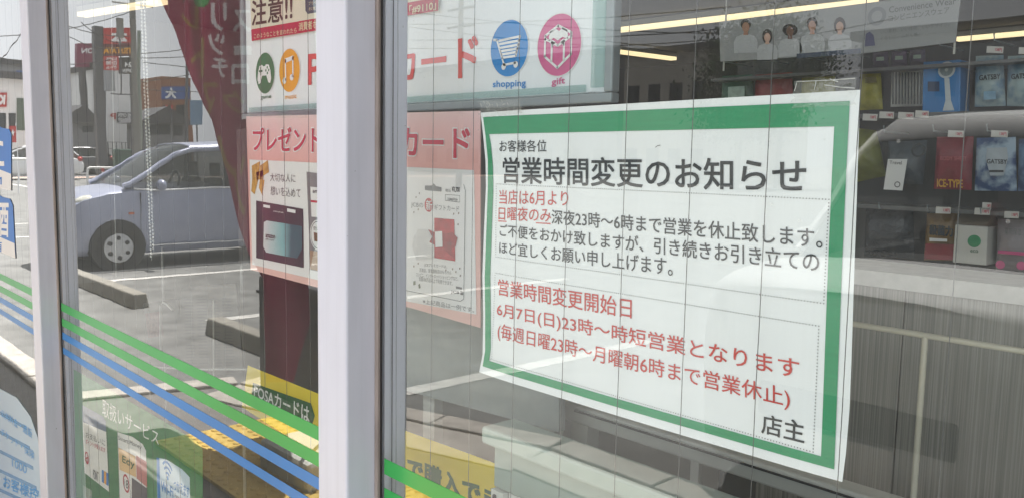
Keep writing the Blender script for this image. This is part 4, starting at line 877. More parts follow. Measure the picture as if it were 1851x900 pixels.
def make_car(name, label, paint, W, body, green, wheels, wr, belt, group=None, roof_from=None, pillars=(), lamp=None, tail=None, rail=.034):
    """body: (s, z_under, z_shoulder, half-width factor); green: (s, z_base, z_roof, half-width at base, at roof); s runs back from the nose"""
    t = thing(name, label, 'car', group); h = W / 2; L = body[-1][0]
    ss = sorted(set([b[0] for b in body] + [i * L / 22 for i in range(23)])); rings = []
    for s in ss:
        zb, zs, k = interp(body, s); w_ = h * k; H = zs - zb
        half = [(w_*.86, zb), (w_*.97, zb + H*.12), (w_, zb + H*.42), (w_*.995, zb + H*.72), (w_*.95, zb + H*.95), (w_*.86, zs), (w_*.4, zs + .025), (0, zs + .03)]
        rings.append([Vector((x, -s, z)) for x, z in half] + [Vector((-x, -s, z)) for x, z in half[-2::-1]])
    MB().loft(rings).build('body', paint, t, smooth=True)
    gs = sorted(set([g[0] for g in green] + [green[0][0] + i * (green[-1][0] - green[0][0]) / 16 for i in range(17)])); rings = []; cap = []
    for s in gs:
        zb, zr, wb, wt = interp(green, s); H = zr - zb
        half = [(wb, zb), (wb*.55 + wt*.45 + .01, zb + H*.5), (wt + .012, zb + H*.88), (wt*.86, zr - .006), (wt*.45, zr + .014), (0, zr + .02)]
        rings.append([Vector((x, -s, z)) for x, z in half] + [Vector((-x, -s, z)) for x, z in half[-2::-1]])
        if s >= roof_from:
            hh = half[2:]; cap.append([Vector((x*1.012, -s, z + .010)) for x, z in hh] + [Vector((-x*1.012, -s, z + .010)) for x, z in hh[-2::-1]])
    MB().loft(rings).build('windows', M_CG, t, smooth=True)
    r = MB().loft(cap, closed=False).build('roof', paint, t, smooth=True)
    sd = r.modifiers.new('thickness', 'SOLIDIFY'); sd.thickness = .012
    for sx in (1, -1):                          # A pillar and roof rail, then the upright pillars
        pts = []
        for s in [green[0][0] - .03 + i * .06 for i in range(int((green[-1][0] - green[0][0]) / .06) + 1)]:
            zb, zr, wb, wt = interp(green, max(s, green[0][0])); f = .88
            pts.append((sx * (wt + .014 if zr - zb > .3 else wb + (wt + .014 - wb) * (zr - zb) / .3), -s, zb + (zr - zb) * f + .012))
        MB().tube(pts, rail, 8).build('roof_rail', paint, t, smooth=True)
        for s in pillars:
            zb, zr, wb, wt = interp(green, s); H = zr - zb
            p = [(sx*(wb + .008), zb), (sx*(wb*.55 + wt*.45 + .018), zb + H*.5), (sx*(wt + .020), zb + H*.86)]
            mb = MB(); mb.loft([[Vector((x, -s + .035, z)), Vector((x, -s - .035, z)), Vector((x - sx*.03, -s - .035, z)), Vector((x - sx*.03, -s + .035, z))] for x, z in p]); mb.build('pillar', M_BLK, t)
        pts = [(sx * (interp(green, s)[2] + .012), -s, interp(green, s)[0] + .006) for s in [belt[0] + i * (belt[1] - belt[0]) / 10 for i in range(11)]]
        MB().tube(pts, .013, 6).build('belt_trim', M_CHR, t, smooth=True)
        s = belt[0] + .28; zb, zr, wb, wt = interp(green, s)
        mi = MB().ball((sx * (wb + .13), -s, zb + .07), (.095, .055, .07)).build('side_mirror', paint, t, smooth=True); MB().tube([(sx*(wb - .01), -s, zb + .03), (sx*(wb + .09), -s, zb + .05)], .02, 6).build('stalk', M_BLK, mi)
        zc_ = interp(body, wheels[0])[0]
        hb = interp(body, belt[1] - .25); MB().box((sx*(h*.985), -(belt[1] - .34), hb[1] - .17), (sx*(h + .018), -(belt[1] - .18), hb[1] - .145)).build('door_handle', paint, t, bevel=.006)
        MB().box((sx*(h*.98), -wheels[1] + wr + .12, .27), (sx*(h + .006), -wheels[0] - wr - .12, .285)).build('sill_trim', M_CHR, t)
        for s in (belt[0] + .06, belt[1] - .1):
            hb = interp(body, s); MB().box((sx*(h*.9), -s - .003, .32), (sx*(h*1.0015), -s + .003, hb[1] - .06)).build('door_seam', M_BLK, t)
        for s in wheels:
            ar = MB(); c = Vector((sx * h * .93, -s, wr)); n = 28
            ar.loft([[Vector((sx*(h*.90), -s + (wr+.06)*math.cos(2*math.pi*k/n), wr + .02 + (wr+.06)*math.sin(2*math.pi*k/n))) for k in range(n)], [Vector((sx*(h + .004), -s + (wr+.05)*math.cos(2*math.pi*k/n), wr + .02 + (wr+.05)*math.sin(2*math.pi*k/n))) for k in range(n)]])
            ar.build('wheel_arch', M_BLK, t)
            prof = [(h*.74, wr*.6), (h*.74, wr*.95), (h*.80, wr), (h*.96, wr), (h*1.008, wr*.94), (h*1.012, wr*.70), (h*.99, wr*.66)]
            wm = MB(); wm.loft([[Vector((sx*a, -s + b*math.cos(2*math.pi*k/n), wr + b*math.sin(2*math.pi*k/n))) for k in range(n)] for a, b in prof])
            wo = wm.build('wheel', M_TYRE, t, smooth=True)
            hb_ = MB(); hb_.loft([[Vector((sx*a, -s + b*math.cos(2*math.pi*k/n), wr + b*math.sin(2*math.pi*k/n))) for k in range(n)] for a, b in ((h*.985, wr*.66), (h*1.016, wr*.64), (h*1.02, wr*.4), (h*1.024, wr*.08))])
            ho = hb_.build('hubcap', M_HUB, wo, smooth=True)
            hl = MB()
            for k in range(6):
                a = 2*math.pi*k/6 + .5; cc = Vector((sx*(h*1.021 + .002), -s + wr*.44*math.cos(a), wr + wr*.44*math.sin(a))); hl.loft([[cc + Vector((dx, wr*.10*math.cos(2*math.pi*q/12), wr*.10*math.sin(2*math.pi*q/12))) for q in range(12)] for dx in (-.012*sx, .003*sx)])
            hl.build('hubcap_holes', M_BLK, wo)
        if lamp:
            MB().ball((sx * h * .80, -lamp[0], lamp[1]), lamp[2:]).build('headlight', M_LAMP, t, smooth=True)
            MB().box((sx*(h*.97), -(wheels[0] + .19), .655), (sx*(h + .010), -(wheels[0] + .13), .68)).build('marker_lamp', M_AMB, t, bevel=.004)
        if tail: MB().ball((sx * h * .84, -tail[0], tail[1]), tail[2:]).build('tail_light', M_TAIL, t, smooth=True)
    zb0, zs0, k0 = interp(body, .02)
    MB().box((-h*.5, .012, zb0 + .2), (h*.5, -.05, zb0 + .34)).build('grille', M_BLK, t, bevel=.02)
    MB().box((-.165, .030, zb0 + .03), (.165, .016, zb0 + .195)).build('number_plate', K_WHP, t)
    MB().box((-.165, -L - .03, zb0 + .32), (.165, -L - .012, zb0 + .485)).build('number_plate', K_WHP, t)
    s = green[0][0] + .95                      # cabin: steering wheel and seats
    n = 20; MB().tube([(.36 + .17*math.cos(2*math.pi*k/n), -(s - .28) - .05*math.sin(2*math.pi*k/n), interp(green, s)[0] + .04 + .16*math.sin(2*math.pi*k/n)) for k in range(n+1)], .014, 6, cap=False).build('steering_wheel', M_BLK, t, smooth=True)
    for sx in (.36, -.36):
        sb = MB().box((sx - .22, -s - .30, .45), (sx + .22, -s - .18, interp(green, s)[0] + .12)).build('seat', mat('seat_grey', (96, 92, 88), .9, .1, 20), t, bevel=.04)
        MB().box((sx - .12, -s - .30, interp(green, s)[0] + .14), (sx + .12, -s - .22, interp(green, s)[0] + .32)).build('headrest', MATS['seat_grey'], sb, bevel=.03)
    return t
def move(o, x, y, rz=0): o.location = (x, y, o.location.z); o.rotation_euler.z = rz; return o
def paint(n, c, metal=.12):
    m = mat(n, c, .34, .02, 3, metal=metal, coat=1.0); m.node_tree.nodes['Principled BSDF'].inputs['Coat Roughness'].default_value = .28; return m
kei_body = [(0, .28, .60, .60), (.05, .20, .66, .78), (.16, .18, .76, .90), (.34, .18, .86, .975), (.58, .18, .93, 1), (.86, .18, .965, 1), (2.0, .18, .985, 1), (3.0, .19, .99, .99), (3.28, .22, .96, .95), (3.4, .34, .86, .88)]
kei_green = [(.80, .955, .975, .66, .60), (1.12, .93, 1.20, .69, .60), (1.40, .94, 1.405, .69, .585), (1.62, .95, 1.485, .69, .58), (2.2, .96, 1.525, .69, .58), (2.9, .97, 1.50, .69, .58), (3.2, .97, 1.42, .68, .57), (3.36, .96, 1.08, .66, .6)]
tall_body = [(0, .28, .915, .80), (.03, .20, .94, .88), (.16, .18, .955, .94), (.34, .18, .965, .98), (.58, .18, .975, 1)] + kei_body[5:]
tall_green = [(.80, .965, .985, .66, .62), (1.02, .93, 1.22, .69, .62), (1.24, .94, 1.49, .69, .61), (1.45, .95, 1.63, .69, .60), (2.2, .96, 1.68, .69, .60), (2.9, .97, 1.66, .69, .60), (3.2, .97, 1.52, .68, .58), (3.36, .96, 1.08, .66, .6)]
make = lambda nm, lb, pt, bd_=kei_body, gr_=kei_green, rf_=1.5, rl_=.034: make_car(nm, lb, pt, 1.475, bd_, gr_, (.67, 3.0), .265, (.88, 3.1), 'parked cars', rf_, (2.05,), (.44, .80, .11, .20, .085), (3.30, .95, .09, .1, .22), rl_)
lav = move(make('compact_car', 'lavender compact car parked nose to the shop beyond the maroon banner', paint('paint_lavender', (154, 160, 182))), -11.14, -2.02)
slv = move(make('compact_car', 'silver compact car parked facing the right pane, its bonnet mirrored under the packs', mat('paint_silver', (206, 207, 206), .55, .04, 3), tall_body, tall_green, 1.25, .02), -1.34, -2.30)
suv_b = [(0, .34, .74, .7), (.1, .22, .82, .9), (.5, .22, .95, 1), (1.0, .22, 1.0, 1), (3.8, .24, 1.04, 1), (4.15, .3, .98, .95), (4.25, .4, .8, .9)]
suv_g = [(1.0, .99, 1.01, .78, .7), (1.6, 1.0, 1.42, .8, .66), (2.0, 1.0, 1.55, .8, .64), (3.0, 1.02, 1.58, .8, .64), (3.7, 1.03, 1.46, .78, .62), (4.15, 1.02, 1.1, .74, .64)]
far_car = lambda lb, pt: make_car('hatchback_car', lb, pt, 1.76, suv_b, suv_g, (.85, 3.4), .33, (1.1, 3.6), 'parked cars', 1.75, (2.35, 3.3), (.3, .80, .16, .16, .08), (4.12, .98, .14, .1, .12))
p = PMZ(198, 309); d = 54 / p.length; p = Vector((p.x * d, p.y * d, 0))
suv = move(far_car('dark grey hatchback far off, behind the white guard pipe', paint('paint_graphite', (74, 74, 80))), p.x - .5, p.y + 4.2, R(4))
p = PMX(282, 260, -58); wag = move(far_car('white hatchback far off beyond the utility pole', paint('paint_white', (226, 226, 226), .05)), -58, p.y - 2.1, R(184))
p = PMX(20, 262, -40); wag2 = move(far_car('white hatchback seen at the far left pane', MATS['paint_white']), -44, p.y + .6, R(4))

# wheel stops
M_STOP = mat('stop_concrete', (146, 142, 133), .9, .12, 12, bump=.4, bscale=70)
def stop(x0, x1, y, label):
    o = MB().add([(x0, y - .08, 0), (x1, y - .08, 0), (x1, y + .08, 0), (x0, y + .08, 0), (x0 + .02, y - .06, .13), (x1 - .02, y - .06, .13), (x1 - .02, y + .06, .13), (x0 + .02, y + .06, .13)], [(3,2,1,0),(4,5,6,7),(0,1,5,4),(1,2,6,5),(2,3,7,6),(3,0,4,7)]).build('wheel_stop', M_STOP, None, bevel=.012)
    return tag(o, label, 'wheel stop', 'concrete wheel stops')
stop(-12.0, -11.25, -2.24, 'wheel stop under the nose of the lavender car, farther one')
stop(-10.1, -7.75, -2.03, 'long wheel stop left of the newspapers, beside the front wheel of the lavender car')
stop(-6.35, -5.0, -2.10, 'wheel stop beyond the newspaper rack, left of the maroon banner')
stop(-1.9, -.4, -2.42, 'wheel stop under the nose of the silver car')

# banner flag
FY = 1.15
def cloth(n, c, ct):
    m = mat(n, c, .8, .14, 14); nt = m.node_tree; b = nt.nodes['Principled BSDF']; t = nt.nodes.new('ShaderNodeBsdfTranslucent'); t.inputs[0].default_value = rgb(ct)
    mx = nt.nodes.new('ShaderNodeMixShader'); mx.inputs[0].default_value = .5
    nt.links.new(b.outputs[0], mx.inputs[1]); nt.links.new(t.outputs[0], mx.inputs[2]); nt.links.new(mx.outputs[0], nt.nodes['Material Output'].inputs[0]); return m
M_FLAG = [cloth('banner_maroon', (112, 18, 52), (132, 24, 66)), cloth('banner_white', (196, 186, 190), (196, 186, 190)), cloth('banner_yellow', (136, 108, 58), (140, 112, 60)), cloth('banner_green', (50, 120, 60), (60, 130, 70))]
def fl_pt(px, py):
    return PM(px, py, FY + .05 * math.sin(px * .035 + py * .006) + .02 * math.sin(px * .09 - py * .01))
Lf = [(262, -70), (290, 0), (317, 58), (336, 113), (349, 147), (365, 184), (383, 218), (394, 262), (412, 317), (422, 365), (432, 410), (450, 460), (476, 505), (478, 580), (482, 690)]
Rt = [(560, -70), (566, 0), (570, 58), (572, 113), (574, 146), (574, 184), (574, 218), (574, 262), (574, 317), (572, 365), (570, 410), (566, 460), (556, 505), (560, 580), (530, 690)]
flg = thing('banner_flag', 'billowing maroon shop banner with pale writing on a pole, mirrored in the middle pane', 'banner')
rows = []; gpx = []; NU, NV = 120, 330
for j in range(NV + 1):
    t = j / NV * (len(Lf) - 1); i = min(int(t), len(Lf) - 2); f = t - i
    a = [Lf[i][k]*(1-f) + Lf[i+1][k]*f for k in (0, 1)]; b = [Rt[i][k]*(1-f) + Rt[i+1][k]*f for k in (0, 1)]
    q = [(a[0] + (b[0]-a[0])*k/NU, a[1] + (b[1]-a[1])*k/NU) for k in range(NU + 1)]; gpx.append(q); rows.append([fl_pt(*p) for p in q])
cl = MB().loft(rows, closed=False).build('cloth', M_FLAG, flg, smooth=True)
paint_ = {}
def flag_text(s, x0, y0, x1, y1, mi, bold=1.2):   # dyed letters: the cloth's own faces under each glyph take the letter's dye
    vs, fs = text_unit(s, 0); pv = [(x1 + (x0 - x1) * u, y1 + (y0 - y1) * v) for u, v in vs]
    tris = [(pv[f[0]], pv[f[k]], pv[f[k+1]]) for f in fs for k in range(1, len(f) - 1)]
    for j in range(NV):
        if not (y0 - 3 < gpx[j][0][1] < y1 + 3): continue
        for i in range(NU):
            x, y = (gpx[j][i][0] + gpx[j+1][i+1][0]) / 2, (gpx[j][i][1] + gpx[j+1][i+1][1]) / 2
            if not (x0 - 2 < x < x1 + 2): continue
            for dx, dy in ((0, 0), (bold, 0), (-bold, 0), (0, bold), (0, -bold)):
                hit = False
                for (ax, ay), (bx, by_), (cx_, cy_) in tris:
                    d1 = (x+dx-bx)*(ay-by_) - (ax-bx)*(y+dy-by_); d2 = (x+dx-cx_)*(by_-cy_) - (bx-cx_)*(y+dy-cy_); d3 = (x+dx-ax)*(cy_-ay) - (cx_-ax)*(y+dy-ay)
                    if not ((d1 < 0 or d2 < 0 or d3 < 0) and (d1 > 0 or d2 > 0 or d3 > 0)): hit = True; break
                if hit: paint_[j * NU + i] = mi; break
for s, b in (('リ', (382, 6, 410, 56)), ('ッ', (378, 62, 406, 100)), ('チ', (384, 106, 410, 140)), ('ス', (422, 18, 454, 58)), ('ー', (424, 84, 454, 100)), ('ロ', (419, 118, 449, 152))): flag_text(s, *b, 1)
for s, b in (('レ', (328, 5, 358, 55)), ('ト', (346, 70, 368, 140)), ('マ', (368, 150, 392, 214)), ('ク', (404, 165, 442, 205)), ('ノ', (394, 245, 426, 318)), ('ン', (424, 280, 442, 390))): flag_text(s, *b, 2, .8)
flag_text('●', 352, -10, 376, 13, 3)
for k, mi in paint_.items(): cl.data.polygons[k].material_index = mi
MB().tube([MY(P(584, 0, FY)) * 1, Vector((MY(P(584, 0, FY)).x, -FY, .12))], .011, 10).build('lower_pole', M_CHR, flg, smooth=True)
px0 = MY(P(584, 0, FY)); MB().tube([(px0.x, -FY, px0.z + .001), (px0.x, -FY, 2.45)], .009, 10).build('upper_pole', M_CHR, flg, smooth=True)
MB().tube([(px0.x, -FY, 2.44), (px0.x - 1.3, -FY, 2.42)], .007, 8).build('cross_arm', M_CHR, flg, smooth=True)
MB().box((px0.x - .2, -FY - .2, .09), (px0.x + .2, -FY + .2, .22)).build('base', M_CABW, flg, bevel=.02)
q0, q1 = MY(P(466, 560, 1.5)), MY(P(596, 560, 1.5)); zt0 = P(480, 500, 1.5).z
bn = MB().box((q0.x, -1.86, .02), (q1.x, -1.5, zt0)).build('waste_bin', mat('bin_charcoal', (92, 90, 94), .5, .08, 10), None, bevel=.02)
tag(bn, 'charcoal waste bin behind the foot of the maroon banner', 'bin')
MB().box((q0.x - .006, -1.866, zt0 - .10), (q1.x + .006, -1.494, zt0 - .085)).build('lid_seam', M_BLK, bn); MB().box((q0.x + .12, -1.501, zt0 - .26), (q1.x - .12, -1.496, zt0 - .16)).build('mouth', M_BLK, bn)

# things farther off; each stands on its own plane of constant x or y
def qx(pts, x, th, name, mt, parent): return MB().prism([PMX(a, b, x) for a, b in pts], (-th, 0, 0)).build(name, mt, parent)
def tx(s, x0, y0, x1, y1, X, mt, parent, bold=.02): return letters(s, PMX(x1, y1, X), PMX(x0, y1, X), PMX(x1, y0, X), mt, parent, bold)
def rect(x0, y0, x1, y1): return [(x0, y0), (x1, y0), (x1, y1), (x0, y1)]
M_PSTEEL = mat('pylon_grey', (84, 84, 88), .5, .08, 2); K_SGR = mat('sign_red', (184, 40, 42), .4, .06, 2); K_SGM = mat('sign_maroon', (92, 34, 40), .4, .06, 2); K_SGP = mat('sign_magenta', (128, 36, 78), .4, .05, 2)
X = -46.0
py_ = thing('pylon_sign', 'tall grey pylon with a red book shop sign far across the street', 'sign pylon')
p = PMX(171, 47, X); q = PMX(187, 47, X); MB().box((X, p.y, 0), (X - .5, q.y, p.z)).build('column', M_PSTEEL, py_)
p2, q2 = PMX(236, 52, X), PMX(241, 52, X); MB().box((X, p2.y, 0), (X - .4, q2.y, p2.z)).build('column', M_PSTEEL, py_)
r1 = qx(rect(187.3, 51, 236, 80), X + .05, .4, 'red_panel', K_SGR, py_); tx('本', 203, 57, 229, 79, X + .06, K_WHITE, r1, .05)
r2 = qx(rect(187.3, 80.3, 236, 101), X + .05, .4, 'maroon_panel', K_SGM, py_); tx('TSUTAYA', 188, 87, 238, 97, X + .06, K_ORANGE, r2, .05)
r3 = qx(rect(187.3, 102, 214, 127), X + .05, .4, 'list_panel', K_SGR, py_); 
for i, s in enumerate(('レンタル', 'CD・DVD', 'ゲーム')): tx(s, 192, 104 + i*7.4, 211, 110 + i*7.4, X + .06, K_WHITE, r3, .05)
r4 = qx(rect(218, 104, 241, 133), X + .05, .4, 'black_panel', M_BLK, py_); tx('24', 225, 113, 238, 121, X + .06, K_WHITE, r4, .05); tx('OPEN', 221, 125, 240, 131, X + .06, K_WHITE, r4, .04)
X = -64
ae = thing('mall_sign', 'magenta mall sign on a post behind the red pylon', 'sign')
r1 = qx(rect(138, 79, 171, 122), X, .5, 'panel', K_SGP, ae); tx('AEON', 148, 88, 186, 97, X + .02, K_WHITE, r1, .04); p = PMX(150, 122, X); MB().tube([(X - .25, p.y, 0), (X - .25, p.y, p.z)], .25, 10).build('post', M_PSTEEL, ae)
# utility poles
M_POLE = mat('pole_concrete', (128, 126, 122), .85, .08, 3)
def pole(pxa, pxb, X, ra, rb, label, top=None, nm='utility_pole', mt=M_POLE):
    o = thing(nm, label, 'pole'); a, b = PMX(*pxa, X), PMX(*pxb, X); d = (a - b) / (a.z - b.z); base = b - d * b.z; tp = b + d * (top if top else a.z) - d * b.z
    MB().tube([base, tp], [rb, ra], 14).build('shaft', mt, o, smooth=True); return o, (lambda z: base + d * z)
up_, upf = pole((239, 0), (248, 270), -40, .12, .15, 'concrete utility pole with two grey cans, left of the ball chains', 12)
p = PMX(216, 34, -40); q = PMX(216, 68, -40); MB().tube([(-40, p.y, q.z), (-40, p.y, p.z)], .15, 12).build('signal_can', M_POLE, up_, smooth=True)
p2 = PMX(219, 171, -40); MB().tube([(-40, p2.y, p2.z), (-40, p2.y, q.z)], .03, 6).build('drop_pipe', M_PSTEEL, up_)
p3 = upf(p2.z); MB().tube([(-40, PMX(200, 171, -40).y, p2.z), p3], .035, 6).build('arm', M_PSTEEL, up_)
p = PMX(197, 128, -40); q = PMX(197, 165, -40); MB().tube([(-40, p.y, q.z), (-40, p.y, p.z)], .24, 12).build('transformer', mat('can_grey', (146, 148, 152), .5, .06, 3), up_, smooth=True)
for zz in (7.9, 8.6): MB().tube([upf(zz) + Vector((0, -.9, 0)), upf(zz) + Vector((0, .9, 0))], .04, 6).build('cross_arm', M_PSTEEL, up_)
pole((252, 56), (252, 250), -48, .10, .11, 'pale green sign post beside the utility pole', PMX(252, 56, -48).z, 'sign_post', mat('post_green', (140, 152, 142), .6, .05, 3))
pole((340, 60), (338, 262), -47, .09, .10, 'dark lamp post in front of the blue signed shop', PMX(340, 60, -47).z, 'lamp_post', M_PSTEEL)
M_WHB = mat('building_white', (236, 236, 234), .8, .05, 1); M_GRB = mat('building_grey', (134, 134, 136), .8, .06, 1); M_ROOF = mat('roof_dark', (74, 74, 78), .7, .1, 2); M_WIN = mat('window_dark', (40, 46, 52), .15, .1, 1)
def block(px0, px1, ptop, X, depth, nm, label, wall, wins=(), roof=None):
    o = thing(nm, label, 'building'); a, b = PMX(px0, ptop, X), PMX(px1, ptop, X); z = (a.z + b.z) / 2
    MB().box((X, a.y, 0), (X - depth, b.y, z)).build('wall', wall, o)
    if roof == 'flat': MB().box((X + .3, a.y + .3, z + .002), (X - depth - .3, b.y - .3, z + .35)).build('roof', M_ROOF, o)
    if roof == 'gable':
        ym = (a.y + b.y) / 2; MB().loft([[Vector((x, a.y + .5, z)), Vector((x, ym, z + 1.1)), Vector((x, b.y - .5, z))] for x in (X + .5, X - depth - .5)]).build('roof', M_ROOF, o)
    for w_ in wins: MB().prism([PMX(s, t, X + .03) for s, t in rect(*w_[:4])], (-.06, 0, 0)).build('window', w_[4] if len(w_) > 4 else M_WIN, o)
    return o
wb_ = block(188, 244, 124, -62, 14, 'book_shop', 'white windowless shop wall with a black open hours sign below the red pylon', M_WHB, roof='flat')
r1 = qx(rect(212, 204, 243, 221), -61.9, .06, 'hours_sign', M_BLK, wb_); tx('TIME OPEN', 214, 206, 241, 212, -61.88, K_WHITE, r1, .05); tx('10:00-24:00', 214, 214, 241, 219, -61.88, K_WHITE, r1, .05); tx('P', 200, 206, 209, 216, -61.88, K_SGR, wb_, .05)
block(120, 172, 222, -58, 3, 'small_house', 'low dark roofed house left of the red pylon', M_GRB, [(148, 228, 168, 240)], 'gable')
block(258, 338, 224, -56, 3, 'small_house', 'dark roofed house right of the utility pole', M_GRB, [(268, 226, 308, 244), (314, 228, 330, 246)], 'gable')
bs = block(291, 346, 140, -72, 12, 'street_shop', 'brown fronted shop with a blue sign band, left of the maroon banner', mat('building_brown', (146, 96, 70), .8, .06, 1), [(296, 190, 312, 216), (318, 190, 342, 216)])
r1 = qx(rect(292, 157, 345, 180), -71.9, .1, 'sign_band', mat('sign_blue', (48, 88, 156), .4, .05, 2), bs); tx('大', 300, 160, 318, 178, -71.8, K_WHITE, r1, .05); qx(rect(300, 190, 304, 214), -71.9, .06, 'red_flag_strip', K_SGR, bs); qx(rect(308, 190, 312, 214), -71.9, .06, 'red_flag_strip', K_SGR, bs)
sb_ = thing('blue_sign', 'small pale blue standing sign beside the brown shop', 'sign'); r1 = qx(rect(346, 182, 366, 226), -44, .1, 'panel', mat('sign_paleblue', (112, 142, 170), .4, .05, 2), sb_); p = PMX(356, 226, -44); MB().tube([(-44.05, p.y, 0), (-44.05, p.y, p.z + .1)], .05, 8).build('post', M_PSTEEL, sb_)
# street fence and green bin
fe = thing('street_fence', 'thin dark wire fence along the far pavement', 'fence'); a, b = PMX(195, 240, -51), PMX(300, 240, -51); a0 = .1
for k in range(15): y = a.y + (b.y - a.y) * k / 14; MB().tube([(-51, y, 0), (-51, y, 1.9)], .03, 6).build('post', M_PSTEEL, fe)
for z in (.5, 1.0, 1.5, 1.88): MB().tube([(-51.05, a.y, z), (-51.05, b.y, z)], .02, 6).build('rail', M_PSTEEL, fe)
gbn = MB().box((-49.5, PMX(211, 250, -49.5).y, 0), (-50.4, PMX(240, 250, -49.5).y, 1.5)).build('green_container', mat('container_green', (52, 82, 72), .6, .1, 3), None, bevel=.05); tag(gbn, 'dark green container standing by the far fence', 'container'); MB().box((-49.46, PMX(212, 250, -49.5).y, 1.25), (-49.49, PMX(239, 250, -49.5).y, 1.3)).build('rim', M_PSTEEL, gbn)
# guard pipes
M_GP = mat('guard_white', (222, 222, 218), .4, .05, 8)
def guard(x, y, wd, hgt, label, rz):
    o = thing('guard_pipe', label, 'guard pipe', 'white arched guard pipes'); c = Vector((x, y, 0)); e = Vector((math.cos(rz), math.sin(rz), 0)) * wd / 2; r = .12
    pts = [c - e, c - e + Vector((0, 0, hgt - r))] + [c - e + Vector((0, 0, hgt - r)) + e.normalized() * (r - r*math.cos(t)) + Vector((0, 0, r*math.sin(t))) for t in (R(30), R(60), R(90))]
    pts += [c + e + Vector((0, 0, hgt - r)) - e.normalized() * (r - r*math.cos(t)) + Vector((0, 0, r*math.sin(t))) for t in (R(90), R(60), R(30))] + [c + e + Vector((0, 0, hgt - r)), c + e]
    MB().tube(pts, .045, 10).build('pipe', M_GP, o, smooth=True); return o
p = PMZ(183, 336); guard(p.x, p.y, 1.0, .72, 'white guard pipe beside a red post, in front of the dark hatchback', R(90))
p = PMZ(178, 337); rp = MB().tube([(p.x + .6, p.y, 0), (p.x + .6, p.y, .72)], .06, 10).build('red_post', mat('post_red', (170, 44, 40), .5, .06, 8), None, smooth=True); tag(rp, 'short red post next to the white guard pipe', 'post'); MB().tube([(p.x+.6, p.y, .5), (p.x+.6, p.y, .58)], .062, 10, cap=False).build('band', M_GP, rp)
p = PMZ(30, 352); guard(p.x, p.y, .9, PMX(30, 288, p.x).z, 'white guard pipe seen in the far left pane', R(90))
# far left pane: shop across the lot
X = -50
ls = block(-120, 62, 140, X, 12, 'roadside_shop', 'pale roadside shop with a dark roof and red square sign, far left pane', M_WHB, [(30, 178, 55, 236, mat('shop_glass_green', (96, 110, 96), .2, .2, 1)), (-20, 205, 10, 236), (16, 205, 28, 236)], 'flat')
r1 = qx(rect(-6, 168, 12, 194), X + .1, .1, 'red_sign', K_SGR, ls); tx('K', -2, 173, 9, 189, X + .13, K_WHITE, r1, .05)
ls2 = block(-160, 72, 112, -74, 14, 'long_store', 'long grey store behind the pale roadside shop, far left pane', M_GRB, [(30, 128, 70, 136, MATS['sign_blue'])], 'flat')
rf = thing('small_banner', 'small red and white banner in front of the pale roadside shop', 'banner'); r1 = qx(rect(17, 228, 29, 258), -30, .01, 'cloth', K_SGR, rf); tx('★', 19, 234, 27, 246, -29.97, K_WHITE, r1); p = PMX(29, 228, -30); MB().tube([(-30.02, p.y, 0), (-30.02, p.y, p.z + .1)], .012, 6).build('pole', M_CHR, rf)
# beyond the lot, mirrored over the boards: long building, houses, trees
def blocky(px0, px1, ptop, Y, depth, nm, label, wall, rows=1, cols=8, roof=True):
    o = thing(nm, label, 'building'); a, b = PM(px0, ptop, Y), PM(px1, ptop, Y); z = (a.z + b.z) / 2
    MB().box((a.x, -Y, 0), (b.x, -Y - depth, z)).build('wall', wall, o)
    if roof: MB().box((a.x - .4, -Y + .4, z + .002), (b.x + .4, -Y - depth - .4, z + .4)).build('roof', M_ROOF, o)
    for i in range(rows):
        for j in range(cols):
            x0 = a.x + (b.x - a.x) * (j + .2) / cols; x1 = a.x + (b.x - a.x) * (j + .75) / cols; z1 = .9 + i * z / max(1, rows)
            MB().box((x0, -Y + .03, z1), (x1, -Y - .03, z1 + 1.3)).build('window', M_WIN, o)
    return o
blocky(640, 1120, 124, 48, 15, 'long_building', 'long grey low building across the lot, mirrored over the white board', M_GRB, 1, 12)
blocky(1130, 1290, 96, 44, 12, 'apartment_house', 'two storey pale house mirrored above the notice', mat('building_beige', (182, 176, 166), .8, .05, 1), 2, 4)
blocky(1560, 1900, 60, 40, 12, 'apartment_house', 'taller grey house mirrored behind the rack of packs', M_GRB, 2, 5)
M_LEAF = [mat('leaf_%s' % n, c, .8, .25, 3) for n, c in (('dark', (42, 62, 36)), ('mid', (58, 82, 44)))]; M_BARK = mat('bark', (84, 70, 58), .9, .2, 6)
def tree(x, y, h, label):
    o = thing('tree', label, 'tree', 'trees beyond the car park'); tr = MB(); tr.tube([(x, y, 0), (x + .1, y, h*.35), (x, y + .1, h*.75)], [.16, .12, .04], 8); cl_ = []
    for k in range(9):
        a = random.uniform(0, 6.28); z = h * random.uniform(.4, .85); rr_ = h * .24 * random.uniform(.5, 1.1); e = Vector((x + rr_*math.cos(a), y + rr_*math.sin(a), z)); tr.tube([(x, y, z - h*.18), e], [.05, .02], 6); cl_.append(e)
    cl_.append(Vector((x, y, h*.9))); tr.build('trunk', M_BARK, o)
    for ml in (0, 1):
        mb = MB()
        for k in range(4200):
            c = random.choice(cl_) + Vector((random.gauss(0, 1), random.gauss(0, 1), random.gauss(0, .8))) * h * .085; n = Vector((random.gauss(0, 1), random.gauss(0, 1), random.gauss(0, 1))).normalized(); u = n.orthogonal()  .normalized() * .12; v = n.cross(u) * .6; mb.poly([c - u, c + v, c + u, c - v])
        mb.build('crown', M_LEAF[ml], o)
for px, py, Y, lb in ((1345, 34, 38, 'tree mirrored at the left end of the banner'), (1420, 20, 42, 'tallest tree mirrored over the people on the banner')):
    p = PM(px, py, Y); tree(p.x, p.y, p.z, lb)
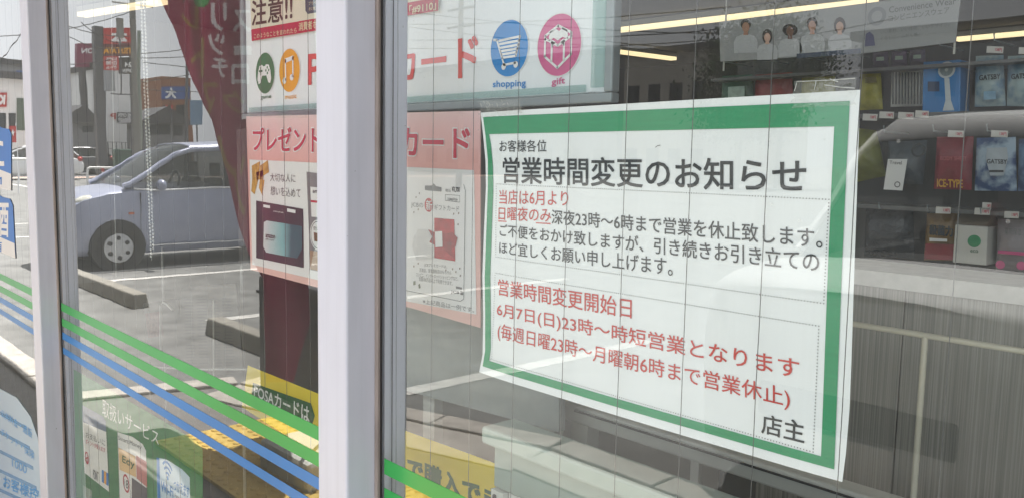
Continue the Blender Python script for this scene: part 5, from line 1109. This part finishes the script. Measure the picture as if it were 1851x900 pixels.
# overhead wires
M_CAB2 = mat('cable_black', (40, 40, 42), .6, .1, 3)
wires = thing('overhead_wires', 'overhead power wires strung across the sky in the reflection', 'wires')
def wire(a, b, sag, r=.022):
    a, b = Vector(a), Vector(b); MB().tube([a.lerp(b, k/24) - Vector((0, 0, sag * 4 * (k/24) * (1 - k/24))) for k in range(25)], r, 5).build('cable', M_CAB2, wires)
for (a, b) in (((256, 98), (600, 30)), ((256, 106), (600, 60)), ((258, 113), (640, 120)), ((258, 148), (640, 60)), ((262, 162), (640, 150)), ((120, 64), (236, 84)), ((60, 20), (236, 66)), ((-40, 66), (236, 22)), ((-60, 180), (120, -60)), ((-20, 100), (200, 108)), ((146, 40), (236, 78))): wire(PMX(*a, -40.2), PMX(*b, -40.2), .3, .018)
for (a, b) in (((560, 40), (1320, 12)), ((560, 64), (1320, 52)), ((560, 20), (1320, 96)), ((640, 6), (1400, 62)), ((560, 78), (1320, 70)), ((1080, 88), (1620, 34)), ((1080, 72), (1620, 60))): wire(PM(*a, 24), PM(*b, 24), .35, .02)
up2, _ = None, None
p = PM(832, 60, 24); o = thing('utility_pole', 'utility pole mirrored across the white icon board', 'pole'); MB().tube([(p.x, p.y, 0), (p.x, p.y, 9)], [.16, .11], 12).build('shaft', M_POLE, o, smooth=True)
for zz in (7.2, 8.0): MB().box((p.x - .9, p.y - .05, zz), (p.x + .9, p.y + .05, zz + .1)).build('cross_arm', M_PSTEEL, o)

# ================================================================ set every thing's origin at its base
def tree_of(o):
    out = [o]
    for c in o.children: out += tree_of(c)
    return out
bpy.context.view_layer.update()
for o in THINGS:
    T_ = tree_of(o); ms = [x for x in T_ if x.type == 'MESH']; co = [v.co for x in ms for v in x.data.vertices]
    if not co: continue
    lo = Vector([min(c[i] for c in co) for i in range(3)]); hi = Vector([max(c[i] for c in co) for i in range(3)])
    c = Vector(((lo.x + hi.x) / 2, (lo.y + hi.y) / 2, lo.z))
    for x in ms: x.data.transform(Matrix.Translation(-c))
    o.location = o.location + Matrix.Rotation(o.rotation_euler.z, 3, 'Z') @ c
